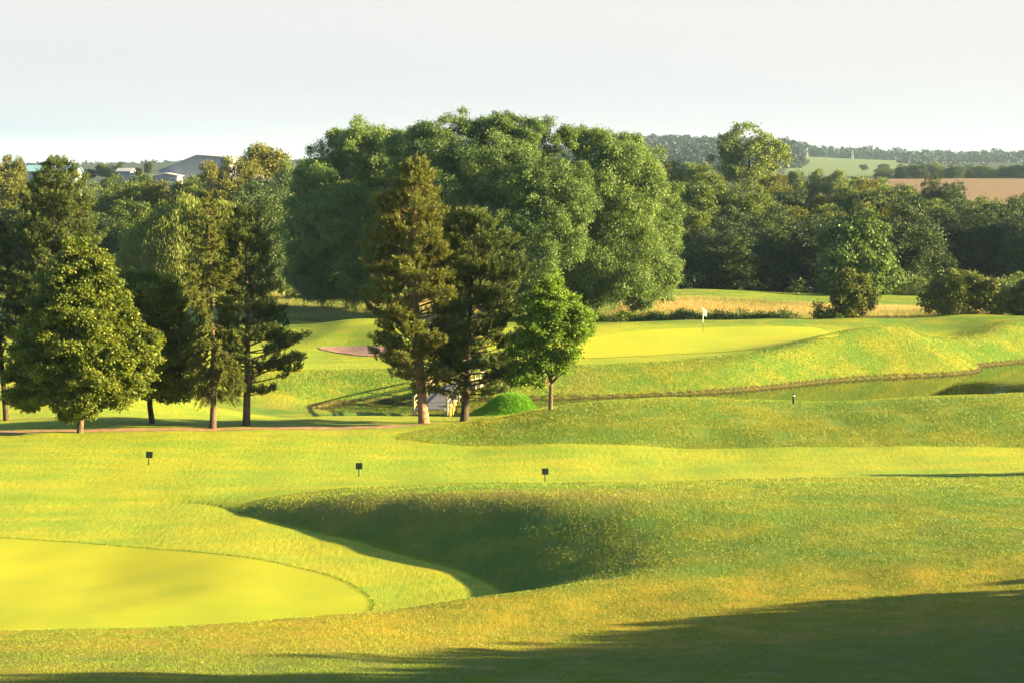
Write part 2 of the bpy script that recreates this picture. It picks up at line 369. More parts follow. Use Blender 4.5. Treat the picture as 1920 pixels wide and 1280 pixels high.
# ------------------------------------------------------------------ ground sheet
us = np.unique(np.r_[np.linspace(-1.6, -.32, 60), np.linspace(-.32, .32, 960), np.linspace(.32, 1.6, 60)])
ls = np.unique(np.r_[np.linspace(math.log(1.5), math.log(30), 60), np.linspace(math.log(30), math.log(60), 230), np.linspace(math.log(60), math.log(240), 640), np.linspace(math.log(240), math.log(9000), 150)])
U, L = np.meshgrid(us, ls); GY = np.exp(L); GX = U * GY
GZ = terrain(GX, GY)
nr, nc = GX.shape
idx = np.arange(nr * nc).reshape(nr, nc)
Fq = np.stack([idx[:-1, :-1], idx[:-1, 1:], idx[1:, 1:], idx[1:, :-1]], -1).reshape(-1, 4)
def wpoly(pts, y0=30., y1=320.): return [ground_at(a, b, y0, y1)[:2] for a, b in pts]
def soft(poly, X, Y, w=.25, ymin=28, ymax=400):
    o = np.zeros(X.shape); m = (Y > ymin) & (Y < ymax); s = sdist(poly, X[m], Y[m]); o[m] = smooth(w, -w, s); return o
mound_poly = smoothpoly([ (onz(a, b, z)) for a, b, z in [(720, 818, 3.4), (830, 832, 3.4), (1000, 838, 3.45), (1300, 839, 3.5), (1600, 839, 3.6), (2400, 839, 3.8), (2400, 700, 2), (1500, 720, 2), (1080, 740, 2), (960, 770, 3), (850, 795, 3.4)]], 1)
bank_in = smoothpoly([onz(a, b, FLOOR) for a, b in [(432, 955), (480, 972), (560, 991), (660, 1012), (750, 1038), (830, 1063), (895, 1086), (938, 1108), (942, 1124), (915, 1138), (820, 1160), (500, 1196), (-900, 1210),
    (-900, 1700), (4200, 1700), (4200, 935), (2600, 903), (1500, 902), (1000, 910), (700, 925), (520, 942)]], 1)
near_pond = sdist(pond, GX, np.clip(GY, 90, 260))
A = {}
rough = np.maximum(soft(mound_poly, GX, GY), soft(bank_in, GX, GY, .12, 15, 200))
rough = np.maximum(rough, (smooth(8, 5.5, near_pond) * (GY > 120) * (GX / GY < .3) * (GY < 200)))
rough = np.maximum(rough, smooth(168, 174, GY))
rough = np.maximum(rough, smooth(30, 27, GY))
A['rough'] = rough
dd = soft(smoothpoly(wpoly([(500, 950), (700, 930), (1000, 915), (1300, 925), (1250, 950), (900, 960), (640, 975)]), 2), GX, GY, 2.0)
d2 = soft(smoothpoly(wpoly([(1080, 695), (1130, 700), (1120, 735), (1060, 735)]), 1), GX, GY, 1.5)
A['dry'] = np.clip(dd * .8 + d2 * .7 + .3 * soft(bank_in, GX, GY, 1., 15, 45), 0, 1)
gm = ((965 - 960) / F * 126.5, 126.5)
A['lush'] = np.exp(-(((GX - gm[0]) / 2.9) ** 2 + ((GY - gm[1]) / 3.6) ** 2) ** 3)
mead = smoothpoly(wpoly([(1105, 602), (1180, 570), (1260, 562), (1350, 560), (1450, 566), (1560, 574), (1740, 578), (2000, 580), (2000, 600), (1780, 588), (1600, 597), (1450, 597), (1300, 598)], 176) + [(-4, 180)], 1)
A['meadow'] = np.clip(soft(mead, GX, GY, 1.2) * smooth(181, 185, GY) + .6 * smooth(182, 190, GY) * smooth(215, 205, GY) * smooth(-5, -9, GX), 0, 1)
A['farfield'] = smooth(1200, 1300, GY) * smooth(2350, 2300, GY) * smooth(.135, .139, GX / GY) * smooth(.200, .196, GX / GY)
A['stubble'] = smooth(560, 580, GY) * smooth(880, 872, GY) * smooth(.17, .175, GX / GY)
A['mud'] = smooth(.2, .08, np.abs(near_pond)) * (GY < 230)
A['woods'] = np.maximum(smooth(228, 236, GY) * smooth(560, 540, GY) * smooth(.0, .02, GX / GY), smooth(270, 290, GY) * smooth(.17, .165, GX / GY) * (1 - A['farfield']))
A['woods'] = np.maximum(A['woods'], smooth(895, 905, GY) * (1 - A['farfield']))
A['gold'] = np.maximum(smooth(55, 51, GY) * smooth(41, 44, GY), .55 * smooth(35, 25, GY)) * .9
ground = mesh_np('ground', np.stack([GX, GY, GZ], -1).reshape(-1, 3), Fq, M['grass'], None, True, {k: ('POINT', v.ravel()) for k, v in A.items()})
tag(ground, kind='structure')
# water
px0, px1, py0, py1 = pond[:, 0].min() - 1, pond[:, 0].max() + 1, pond[:, 1].min() - 1, pond[:, 1].max() + 1
w = mesh_np('water', [(px0, py0, 0), (px1, py0, 0), (px1, py1, 0), (px0, py1, 0)], [(0, 1, 2, 3)], M['water']); tag(w, kind='structure')
def sheet(name, poly, mat, off, rings=26):
    p = np.asarray(poly); c = p.mean(0); n_ = len(p)
    r = np.linspace(0.0005, 1, rings)[:, None, None]; V = c + (p - c)[None] * r; V = V.reshape(-1, 2)
    Z = terrain(V[:, 0], V[:, 1]) + off
    i = np.arange(rings * n_).reshape(rings, n_); j = np.roll(i, -1, 1)
    f = np.stack([i[:-1], i[1:], j[1:], j[:-1]], -1).reshape(-1, 4)
    o = mesh_np(name, np.c_[V, Z], f, mat, None, True); tag(o, kind='structure'); return o
g1 = smoothpoly([onz(a, b, FLOOR) for a, b in [(-420, 1040), (-300, 1005), (-100, 998), (0, 1000), (150, 1008), (300, 1022), (450, 1042), (570, 1064), (650, 1090), (695, 1118), (700, 1135), (680, 1160), (600, 1185), (400, 1196), (0, 1205), (-300, 1205), (-450, 1120)]], 2)
sheet('putting_green', g1, M['green'], .02, 60)
g2 = smoothpoly(wpoly([(1590, 627), (1560, 617), (1480, 613), (1350, 613), (1220, 618), (1120, 630), (1040, 645), (1040, 672), (1150, 671), (1300, 662), (1450, 649), (1540, 638)], 140), 2)
sheet('putting_green', g2, M['green'], .03, 40)
b1 = smoothpoly(wpoly([(585, 652), (640, 648), (730, 650), (760, 656), (755, 668), (680, 669), (640, 662)], 138), 2)
sheet('bunker_sand', b1, M['sand'], .04, 12)
# dirt path along the tree row
pw = []
for a, b in [(-400, 822), (-200, 816), (0, 810), (150, 807), (300, 805), (500, 803), (650, 802), (720, 800), (780, 796), (830, 791)]:
    x, y, z = ground_at(a, b); pw.append((x, y))
pw = np.array(pw); tt = np.linspace(0, len(pw) - 1, 160); cx = np.interp(tt, range(len(pw)), pw[:, 0]); cy = np.interp(tt, range(len(pw)), pw[:, 1])
V = []; 
for i in range(160):
    wd = (.75 if i < 120 else .75 * (160 - i) / 40 + .12) * (1 + .15 * math.sin(i * .9)); 
    for k in np.linspace(-1, 1, 5): V.append((cx[i], cy[i] + k * wd))
V = np.array(V); i = np.arange(160 * 5).reshape(160, 5); f = np.stack([i[:-1, :-1], i[1:, :-1], i[1:, 1:], i[:-1, 1:]], -1).reshape(-1, 4)
o = mesh_np('path', np.c_[V, terrain(V[:, 0], V[:, 1]) + .012], f, M['dirt'], None, True); tag(o, kind='structure')
# ---- everything that grows and stands on the ground
# ------------------------------------------------------------------ foliage builders
def unit(v): return v / (np.linalg.norm(v, axis=-1, keepdims=True) + 1e-9)
def rdir(r, n): return unit(r.normal(size=(n, 3)))
def leaf_quads(Pn, A, N, Ln, W, r):
    S_ = unit(np.cross(A, N)); Ln = np.asarray(Ln)[..., None] if np.ndim(Ln) else Ln; W = np.asarray(W)[..., None] if np.ndim(W) else W
    mid = Pn + A * Ln * .45
    V = np.stack([Pn, mid + S_ * W * .5, Pn + A * Ln, mid - S_ * W * .5], 1)
    n_ = len(Pn); return V.reshape(-1, 3), np.arange(n_ * 4).reshape(n_, 4)
def crown_mesh(lobes, r, leaf=.16, lw=.55, sub=.30, nsub=26, sprays=34, per=16, spr=.38, droop=0.0, flat=.75, inner=.25, up=.3, keep=None, jit=.16, tintp=1.0):
    """lobes: list of (centre, radii) -> leaf faces: each lobe is broken into clumps, each clump into sprays of leaves"""
    C = np.array([l[0] for l in lobes], float); R = np.array([l[1] for l in lobes], float)
    Ps, As, Ns, Ts = [], [], [], []
    for i in range(len(C)):
        ns = max(5, int(nsub * (R[i].mean() / R.mean()) ** 2)) if len(C) > 1 else nsub
        d = rdir(r, ns); rad = r.uniform(.62, 1.0 + jit, ns)[:, None]
        sc_ = C[i] + d * R[i] * rad
        sr = R[i].mean() * sub * r.uniform(.65, 1.35, ns)
        for j in range(ns):
            q = (sc_[j] - C) / R; inside = (np.sqrt((q ** 2).sum(1)) < .62).sum() - (np.sqrt((q[i] ** 2).sum()) < .62)
            if inside > 0 and r.random() > .15: continue
            m_ = int(sprays * (sr[j] / (R[i].mean() * sub)) ** 2)
            dd_ = rdir(r, m_); dd_[:, 2] = dd_[:, 2] * .8 + .15; dd_ = unit(dd_ + d[j] * .45)
            sp = sc_[j] + dd_ * sr[j] * r.uniform(.55, 1.12, m_)[:, None] * np.array([1, 1, flat])
            tb = r.uniform(0, 1)
            n_ = m_ * per
            out = np.repeat(dd_, per, 0)
            pos = np.repeat(sp, per, 0) + r.normal(size=(n_, 3)) * np.array([1, 1, .6]) * spr * .5
            pos[:, 2] -= droop * r.uniform(0, 1, n_) ** 1.5 * spr * 2
            a = unit(out * .7 + r.normal(size=(n_, 3)) * .6 + np.array([0, 0, -.25 - droop * 1.6]))
            nn_ = unit(r.normal(size=(n_, 3)) * .55 + out * .5 + np.array([0, 0, up]))
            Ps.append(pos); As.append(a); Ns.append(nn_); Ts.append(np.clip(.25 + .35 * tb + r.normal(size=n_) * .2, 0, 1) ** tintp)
    # inner fill so the crown is not a shell; darker tint paints in the inner shade
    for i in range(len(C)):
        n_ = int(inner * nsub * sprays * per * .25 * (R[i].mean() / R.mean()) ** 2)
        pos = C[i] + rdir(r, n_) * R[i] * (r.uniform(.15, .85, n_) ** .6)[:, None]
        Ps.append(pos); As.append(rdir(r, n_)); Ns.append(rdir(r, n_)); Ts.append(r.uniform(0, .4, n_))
    Pn = np.concatenate(Ps); An = np.concatenate(As); Nn = np.concatenate(Ns); Tn = np.concatenate(Ts)
    k = np.ones(len(Pn), bool) if keep is None else keep(Pn)
    Pn, An, Nn, Tn = Pn[k], An[k], Nn[k], Tn[k]
    s_ = leaf * r.uniform(.65, 1.3, len(Pn))
    V, Fc = leaf_quads(Pn, An, Nn, s_, s_ * lw, r)
    return V, Fc, Tn
def limbs(mb, base, top, rad, targets, r, sides=7, wob=.25, t0=.25):
    base = np.array(base, float); top = np.array(top, float)
    n_ = 7; pts = [base + (top - base) * k / (n_ - 1) + (r.normal(size=3) * wob * (1, 1, 0) if 0 < k else 0) * rad * 2 for k in range(n_)]
    rr = [rad * (1.25 if k == 0 else 1 - .75 * k / (n_ - 1)) for k in range(n_)]
    pts.insert(1, pts[0] + (pts[1] - pts[0]) * .15); rr.insert(1, rad)
    mb.tube(pts, rr, sides)
    H = top[2] - base[2]
    for q in targets:
        q = np.array(q, float); f = np.clip((q[2] - base[2]) / (H + 1e-6) - .3, t0, .85)
        s_ = base + (top - base) * f; m_ = (s_ + q) / 2 + np.array([0, 0, -.08 * np.linalg.norm(q - s_)]) + r.normal(size=3) * .1
        r0 = rad * (1 - .75 * f) * .6; mb.tube([s_, m_, q], [r0, r0 * .6, r0 * .15], 5)
def add_tree(name, label, cat, group, loc, crown, trunk_mb, leafm, barkm, rz=0, crown_name='crown'):
    root = empty(name, loc, rz); tag(root, label, cat, group)
    V, Fc, T = crown
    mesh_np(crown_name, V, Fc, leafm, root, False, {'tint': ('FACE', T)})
    trunk_mb.build('trunk', barkm, root, True)
    return root
def photo_lobes(Y, base, spec, depth=.8):
    """spec rows: px, py, radius px x, radius px z, depth offset in metres"""
    out = []
    for s_ in spec:
        px, py, rx = s_[:3]; rz = s_[3] if len(s_) > 3 and s_[3] else rx; dy = s_[4] if len(s_) > 4 else 0
        Yd = Y + dy; c = P(px, py, Yd) - np.array(base); out.append((c, (rx / F * Yd, rx / F * Yd * depth, rz / F * Yd)))
    return out
def hero(name, label, cat, bx, by, spec, leafm, barkm, seed, trunk_r, top=None, group=None, Y=None, depth=.8, limbs_n=9, t0=.25, **kw):
    r = np.random.default_rng(seed)
    if Y is None: x, y, z = ground_at(bx, by)
    else: x = (bx - 960) / F * Y; y = Y; z = gz(x, Y)
    z -= .05; base = (x, y, z)
    lb = photo_lobes(y, base, spec, depth)
    V, Fc, T = crown_mesh(lb, r, **kw)
    mb = MB(); tp = np.array(top) if top is not None else np.array(max(lb, key=lambda l: l[0][2])[0]) * np.array([.7, .7, .95])
    limbs(mb, (0, 0, -.3), tp, trunk_r, [l[0] for l in lb][:limbs_n], r, t0=t0)
    return add_tree(name, label, cat, group, base, (V, Fc, T), mb, leafm, barkm)

# --- the great willows in the middle
hero('willow_tree', 'huge dark green willow forming the shaded left end of the big willow clump', 'willow tree', 700, 592, [
    (690, 290, 55, 60), (640, 300, 45, 45, 2), (612, 350, 50, 55), (588, 420, 45, 60, -1), (572, 480, 32, 50), (650, 400, 75, 75, -3), (640, 500, 62, 60), (725, 350, 62, 70, -2),
    (735, 290, 45, 45, 2), (700, 470, 62, 70, -3), (600, 525, 36, 28), (690, 525, 42, 26), (655, 275, 28, 28), (640, 262, 22, 20, 3), (640, 535, 30, 20), (560, 505, 24, 26)],
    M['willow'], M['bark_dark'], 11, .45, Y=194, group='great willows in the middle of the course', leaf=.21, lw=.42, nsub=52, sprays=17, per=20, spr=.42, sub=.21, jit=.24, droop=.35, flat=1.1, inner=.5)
hero('willow_tree', 'tallest broad willow, middle of the big clump, behind the two pines', 'willow tree', 905, 592, [
    (800, 292, 62, 55), (765, 285, 38, 40, 2), (862, 272, 52, 48), (925, 268, 50, 48, 1), (935, 235, 26, 26), (975, 290, 46, 55), (850, 360, 80, 80, -2), (940, 350, 75, 75, -3),
    (1000, 262, 40, 40, 2), (1040, 290, 42, 50, 2), (1048, 360, 56, 56, -5), (1010, 430, 68, 72, -7), (1060, 400, 46, 50, -6), (985, 345, 40, 44, -6), (925, 450, 80, 85, -3), (840, 470, 70, 80, -1), (1075, 370, 38, 40, -2), (1000, 500, 50, 50, -3), (990, 245, 22, 28), (905, 245, 25, 24)],
    M['willow'], M['bark_dark'], 12, .55, Y=184, group='great willows in the middle of the course', leaf=.21, lw=.42, nsub=52, sprays=17, per=20, spr=.42, sub=.21, jit=.24, droop=.3, flat=1.1, inner=.5)
hero('willow_tree', 'sunlit willow with a rounded crown at the right end of the big willow clump', 'willow tree', 1087, 592, [
    (1125, 290, 52, 50), (1100, 262, 26, 24), (1160, 285, 35, 40, 1), (1195, 330, 48, 52), (1225, 395, 45, 60, -1), (1235, 470, 36, 55), (1160, 370, 72, 80, -3), (1160, 460, 80, 80, -4),
    (1218, 520, 42, 45, -1), (1105, 400, 50, 80, 1), (1110, 500, 48, 55, -1), (1195, 545, 34, 24, -2), (1082, 525, 24, 26), (1165, 520, 46, 32, -2)],
    M['willow'], M['bark_dark'], 13, .5, Y=188, group='great willows in the middle of the course', leaf=.21, lw=.42, nsub=52, sprays=17, per=20, spr=.42, sub=.21, jit=.24, droop=.4, flat=1.15, inner=.5)
# --- broadleaf trees by the path
hero('maple_tree', 'dense bushy maple with sunlit yellow leaf tips, leftmost by the path', 'maple tree', 149, 811, [
    (142, 466, 16, 24), (158, 492, 26, 24), (128, 500, 24, 22), (190, 512, 26, 26), (150, 530, 44, 30), (105, 545, 34, 30), (208, 548, 30, 28), (160, 575, 52, 34, -.6), (85, 590, 34, 32), (228, 590, 32, 30), (120, 610, 46, 34, -.8), (190, 620, 50, 32, -.7),
    (60, 640, 32, 34), (250, 635, 36, 28), (140, 655, 60, 34, -1), (225, 670, 48, 30, -.5), (85, 680, 50, 34, -.5), (268, 672, 26, 22), (40, 690, 26, 26), (160, 700, 64, 34, -1), (238, 706, 40, 28), (70, 725, 48, 28, -.3), (130, 740, 46, 26, -.7), (190, 742, 40, 24, -.6), (50, 745, 28, 16), (148, 768, 30, 14, -.4)],
    M['maple'], M['bark'], 21, .17, depth=1.15, leaf=.13, lw=.75, nsub=24, sprays=13, per=22, spr=.24, sub=.32, jit=.26, droop=.05, flat=.5, inner=.8)
hero('maple_tree', 'darker maple on a slim trunk between the bushy maple and the larch', 'maple tree', 287, 793, [
    (250, 530, 30, 22), (285, 545, 38, 35), (265, 590, 62, 50), (310, 590, 38, 38), (330, 640, 40, 50), (280, 660, 70, 50), (345, 700, 35, 30), (290, 715, 60, 30), (250, 690, 45, 35), (230, 560, 35, 40)],
    M['maple'], M['bark_dark'], 22, .16, depth=1.0, leaf=.13, lw=.75, nsub=26, sprays=14, per=20, spr=.25, sub=.32, jit=.26, flat=.5, inner=.5)
hero('lime_tree', 'small bright green lime tree with open leafy crown right of the pines', 'lime tree', 1032, 768, [
    (1036, 522, 11, 18), (1030, 548, 22, 18), (1055, 562, 18, 16), (1004, 570, 20, 16), (1076, 578, 18, 14), (1034, 582, 28, 18), (990, 600, 20, 18), (1062, 606, 26, 16), (1094, 606, 16, 18), (1018, 618, 28, 18), (1088, 632, 20, 14), (980, 634, 18, 16),
    (1045, 642, 28, 16), (1004, 656, 26, 16), (1074, 664, 18, 12), (968, 672, 16, 16), (1022, 684, 26, 14), (990, 692, 22, 14), (972, 712, 18, 10), (1060, 688, 14, 9), (1003, 715, 14, 9)],
    M['lime'], M['bark'], 23, .12, depth=1.1, leaf=.11, lw=.8, nsub=17, sprays=10, per=12, spr=.24, sub=.34, jit=.3, flat=.55, inner=.15, limbs_n=20)
hero('weeping_willow', 'yellow-green weeping willow with hanging curtains behind the larch', 'weeping willow', 345, 545, [
    (400, 408, 50, 28), (350, 415, 60, 34), (300, 440, 48, 38), (430, 405, 26, 24), (270, 470, 34, 40), (330, 470, 50, 40, -1.5), (260, 500, 24, 24), (300, 500, 32, 24, -1), (400, 450, 50, 50, 1)],
    M['weeping'], M['bark_dark'], 24, .35, Y=212, leaf=.42, lw=.2, nsub=40, sprays=22, per=18, spr=.55, sub=.3, droop=2.0, flat=1.1, inner=1.0)
# --- right hand side bushes and single trees
hero('chestnut_tree', 'fresh green chestnut tree drooping in front of the dark right wood', 'chestnut tree', 1608, 556, [
    (1610, 425, 38, 28), (1580, 450, 36, 34), (1635, 455, 36, 36), (1600, 490, 50, 40, -.8), (1650, 500, 28, 36), (1575, 510, 34, 36), (1630, 530, 36, 24), (1590, 540, 34, 20)],
    M['chestnut'], M['bark_dark'], 31, .3, Y=222, leaf=.38, lw=.5, nsub=26, sprays=14, per=14, spr=.6, sub=.3, droop=.5, flat=.7, inner=.5)
hero('hawthorn_bush', 'upright rounded bush alone on the rough behind the golf green', 'bush', 1600, 600, [
    (1600, 530, 24, 22), (1588, 552, 26, 26), (1612, 552, 24, 26), (1598, 576, 26, 20)],
    M['bush'], M['bark_dark'], 32, .12, Y=181, leaf=.2, lw=.6, nsub=24, sprays=14, per=12, spr=.35, sub=.34, flat=.9, inner=.6)
hero('hawthorn_bush', 'wide spreading dark bush on the rough at the right', 'bush', 1805, 590, [
    (1765, 538, 26, 20), (1800, 540, 30, 28), (1840, 548, 30, 26), (1760, 562, 26, 22), (1800, 566, 44, 20), (1850, 570, 26, 18), (1828, 528, 18, 16)],
    M['bush'], M['bark_dark'], 33, .14, Y=181, leaf=.2, lw=.6, nsub=24, sprays=14, per=12, spr=.35, sub=.34, flat=.9, inner=.6)
hero('hawthorn_bush', 'dark bush cut by the right edge of the view', 'bush', 1915, 592, [
    (1908, 560, 22, 22), (1930, 555, 28, 26), (1915, 578, 26, 14), (1950, 575, 30, 18)],
    M['bush'], M['bark_dark'], 34, .14, Y=181, leaf=.2, lw=.6, nsub=24, sprays=14, per=12, spr=.35, sub=.34, flat=.9, inner=.6)
hero('ash_tree', 'tallest single tree standing above the right wood, with an airy crown', 'ash tree', 1410, 420, [
    (1400, 262, 34, 22), (1375, 280, 26, 24), (1440, 275, 26, 24), (1405, 300, 45, 30), (1455, 305, 20, 24), (1365, 310, 24, 22), (1400, 325, 38, 20), (1462, 285, 14, 14), (1360, 270, 14, 12)],
    M['wood_pale'], M['bark_dark'], 35, .35, Y=330, leaf=.36, lw=.6, nsub=20, sprays=9, per=11, spr=.6, sub=.28, flat=.8, inner=.12, jit=.3)
hero('ash_tree', 'pale airy round tree beside the grey gabled roof', 'ash tree', 500, 380, [
    (500, 292, 26, 16), (478, 300, 18, 14), (520, 305, 16, 14), (495, 316, 28, 12)],
    M['wood_olive'], M['bark_dark'], 36, .3, Y=330, leaf=.4, lw=.6, nsub=24, sprays=9, per=10, spr=.9, sub=.3, flat=.8, inner=.1)

# --- conifers
def pine(name, label, bx, by, H, prof, seed, leafm, barkm, lean=0.0, r0=.24, Y=None, whorl=.34, nb=5, el0=12, tuft_n=26, needle=.20, group='pines on the course', rise=.5, dense=1.0, top=None):
    """prof rows: height fraction, reach to the left, reach to the right in metres"""
    r = np.random.default_rng(seed)
    if Y is None: x, y, z = ground_at(bx, by)
    else: x = (bx - 960) / F * Y; y = Y; z = gz(x, Y)
    if top: H = (by - top) / F * y
    pr = np.array(prof); mb = MB()
    def axis(h): f = h / H; return np.array([lean * math.sin(f * 2.4) , .15 * math.sin(f * 5), h])
    hs = np.linspace(-.3, H * .985, 16); mb.tube([axis(h) for h in hs], [r0 * (1.25 if h < 0 else max(.06, (1 - h / H)) ** .85) for h in hs], 9)
    Ps, As = [], []
    h = pr[0, 0] * H
    ang = r.uniform(0, 6)
    while h < H * .97:
        f = h / H; ll, lr = np.interp(f, pr[:, 0], pr[:, 1]), np.interp(f, pr[:, 0], pr[:, 2])
        for k in range(nb):
            a = ang + 6.283 * k / nb + r.normal() * .25; ca = math.cos(a)
            Lb = (lr if ca > 0 else ll) * abs(ca) + (ll + lr) / 2 * (1 - abs(ca)); Lb *= r.uniform(.62, 1.12)
            if Lb < .25: Lb = .25
            d = np.array([math.cos(a), math.sin(a), math.tan(math.radians(el0 * (1 - f) + 38 * f ** 2 + r.normal() * 7))]); d = unit(d)
            npt = 6; pts = [axis(h)]
            for j in range(1, npt):
                d2_ = unit(d + np.array([0, 0, rise * (j / npt) ** 2]) + r.normal(size=3) * .08); pts.append(pts[-1] + d2_ * Lb / (npt - 1))
            rb = .018 + .02 * Lb * (1 - f) * r0 / .24
            mb.tube(pts, [rb, rb * .85, rb * .7, rb * .5, rb * .35, rb * .15], 4, False)
            pts = np.array(pts); nt_ = max(3, int(Lb * 6.0 * dense))
            for q in range(nt_):
                tpos = r.uniform(.28, 1) ** .8 * (npt - 1); i = min(int(tpos), npt - 2); base = pts[i] + (pts[i + 1] - pts[i]) * (tpos - i)
                bd = unit(pts[i + 1] - pts[i]); sdv = unit(np.cross(bd, (0, 0, 1)))
                tl = (.22 + .42 * Lb * (1.05 - tpos / (npt - 1)) * .8) * r.uniform(.6, 1.2)
                td = unit(bd * .8 + sdv * r.choice([-1, 1]) * r.uniform(.3, 1.1) + np.array([0, 0, r.uniform(-.1, .5)]))
                nseg = max(1, int(tl / .2))
                for s_ in range(nseg):
                    p_ = base + td * tl * (s_ + 1) / nseg + r.normal(size=3) * .05
                    Ps.append(p_); As.append(unit(td * .6 + np.array([0, 0, .75]) + r.normal(size=3) * .25))
            Ps.append(pts[-1]); As.append(unit(d + np.array([0, 0, .9])))
        h += whorl * r.uniform(.7, 1.3) * (1 - .35 * f); ang += 2.4
    for k in range(5): Ps.append(axis(H * (.94 + .015 * k))); As.append(np.array([0, 0, 1.]))
    Pt = np.array(Ps); At = np.array(As); n_ = len(Pt)
    tn = tuft_n; bb = np.repeat(Pt, tn, 0); ax = np.repeat(At, tn, 0); N_ = n_ * tn
    along = r.uniform(-.08, .22, N_)[:, None]
    A2 = unit(ax * .95 + unit(r.normal(size=(N_, 3))) * .85)
    Ls = needle * r.uniform(.7, 1.2, N_)
    V, Fc = leaf_quads(bb + ax * along, A2, rdir(r, N_), Ls, .032, r)
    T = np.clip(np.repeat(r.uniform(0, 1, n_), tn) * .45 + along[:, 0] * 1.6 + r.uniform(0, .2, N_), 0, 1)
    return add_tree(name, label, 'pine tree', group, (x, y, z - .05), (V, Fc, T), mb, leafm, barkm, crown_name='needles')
def mpp(py_base, Y): return Y / F
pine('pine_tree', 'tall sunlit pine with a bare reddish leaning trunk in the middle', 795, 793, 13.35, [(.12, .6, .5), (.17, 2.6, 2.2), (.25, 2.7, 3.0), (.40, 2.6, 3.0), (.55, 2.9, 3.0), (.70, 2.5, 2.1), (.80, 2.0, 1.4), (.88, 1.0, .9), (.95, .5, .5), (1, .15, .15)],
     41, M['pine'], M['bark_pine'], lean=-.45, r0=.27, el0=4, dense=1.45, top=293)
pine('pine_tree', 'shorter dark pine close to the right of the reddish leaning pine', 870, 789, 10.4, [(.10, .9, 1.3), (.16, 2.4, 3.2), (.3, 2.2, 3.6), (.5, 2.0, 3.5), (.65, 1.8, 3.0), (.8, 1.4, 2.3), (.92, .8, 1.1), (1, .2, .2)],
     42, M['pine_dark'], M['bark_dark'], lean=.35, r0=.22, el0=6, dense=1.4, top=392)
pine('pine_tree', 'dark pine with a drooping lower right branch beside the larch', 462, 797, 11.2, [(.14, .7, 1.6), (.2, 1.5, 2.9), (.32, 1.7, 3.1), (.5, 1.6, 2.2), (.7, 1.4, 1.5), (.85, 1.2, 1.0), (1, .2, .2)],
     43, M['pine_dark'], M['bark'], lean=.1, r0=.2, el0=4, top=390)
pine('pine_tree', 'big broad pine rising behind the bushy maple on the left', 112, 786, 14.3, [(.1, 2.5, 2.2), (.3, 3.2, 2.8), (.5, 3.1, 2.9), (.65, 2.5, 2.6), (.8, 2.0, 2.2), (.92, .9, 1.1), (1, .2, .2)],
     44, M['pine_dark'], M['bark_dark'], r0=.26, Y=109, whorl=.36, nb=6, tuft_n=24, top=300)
pine('pine_tree', 'pine at the left edge of the view with a thin bare trunk', 12, 788, 10.3, [(.2, 1.4, 1.0), (.35, 2.5, 2.0), (.6, 2.3, 1.6), (.8, 1.6, 1.0), (.92, .9, .6), (1, .1, .1)],
     45, M['pine_dark'], M['bark_dark'], r0=.16, lean=-.35, top=408)
def larch(label, bx, by, H, prof, seed):
    r = np.random.default_rng(seed); x, y, z = ground_at(bx, by); mb = MB(); pr = np.array(prof); H = (by - 352) / F * y
    hs = np.linspace(-.3, H, 14); ax = lambda h: np.array([.08 * math.sin(h * .5), 0, h])
    mb.tube([ax(h) for h in hs], [.17 * (1.3 if h < 0 else max(.05, 1 - h / H)) for h in hs], 8)
    Ps, Ds, Ll = [], [], []
    h = H * pr[0, 0]; ang = 0
    while h < H * .985:
        f = h / H; ll, lr = np.interp(f, pr[:, 0], pr[:, 1]), np.interp(f, pr[:, 0], pr[:, 2])
        for k in range(3):
            a = ang + k * 2.1 + r.normal() * .3; ca = math.cos(a); Lb = ((lr if ca > 0 else ll) * abs(ca) + (ll + lr) / 2 * (1 - abs(ca))) * r.uniform(.6, 1.15); Lb = max(Lb, .2)
            d = unit(np.array([math.cos(a), math.sin(a), -.22 + .75 * f ** 3 + r.normal() * .1])); pts = [ax(h)]
            for j in range(1, 7): pts.append(pts[-1] + unit(d + np.array([0, 0, -.12 + .5 * (j / 6) ** 2])) * Lb / 6)
            mb.tube(pts, [.03, .026, .022, .018, .014, .010, .006], 4, False); pts = np.array(pts)
            for q in range(max(3, int(Lb * 9))):
                tp_ = r.uniform(.12, 1) * 6; i = min(int(tp_), 5); b = pts[i] + (pts[i + 1] - pts[i]) * (tp_ - i)
                sd = unit(np.cross(unit(pts[i + 1] - pts[i]), (0, 0, 1))) * r.choice([-1, 1])
                L2 = r.uniform(.25, .75) * min(1, .35 + Lb * .35); hang = (1 - f) * 1.1
                dv = unit(unit(pts[i + 1] - pts[i]) * .6 + sd * r.uniform(.1, .9) + np.array([0, 0, -hang + r.normal() * .25]))
                m_ = int(L2 * 170); t_ = r.uniform(0, 1, m_)[:, None]
                Ps.append(b + dv * L2 * t_ + np.array([0, 0, -.25 * hang]) * L2 * t_ ** 2); Ds.append(unit(dv * .3 + r.normal(size=(m_, 3)))); 
                mb.tube([b, b + dv * L2], [.006, .003], 3, False)
            m_ = int(Lb * 60); t_ = r.uniform(0, 1, m_) * 6; i = np.minimum(t_.astype(int), 5); Ps.append(pts[i] + (pts[i + 1] - pts[i]) * (t_ - i)[:, None]); Ds.append(rdir(r, m_))
        h += .26 * r.uniform(.6, 1.3); ang += 2.0
    Pn = np.concatenate(Ps); Dn = np.concatenate(Ds); n_ = len(Pn)
    V, Fc = leaf_quads(Pn, Dn, rdir(r, n_), .10 * r.uniform(.7, 1.3, n_), .03, r)
    add_tree('larch_tree', label, 'larch tree', None, (x, y, z - .05), (V, Fc, r.uniform(0, 1, n_)), mb, M['larch'], M['bark'], crown_name='needles')
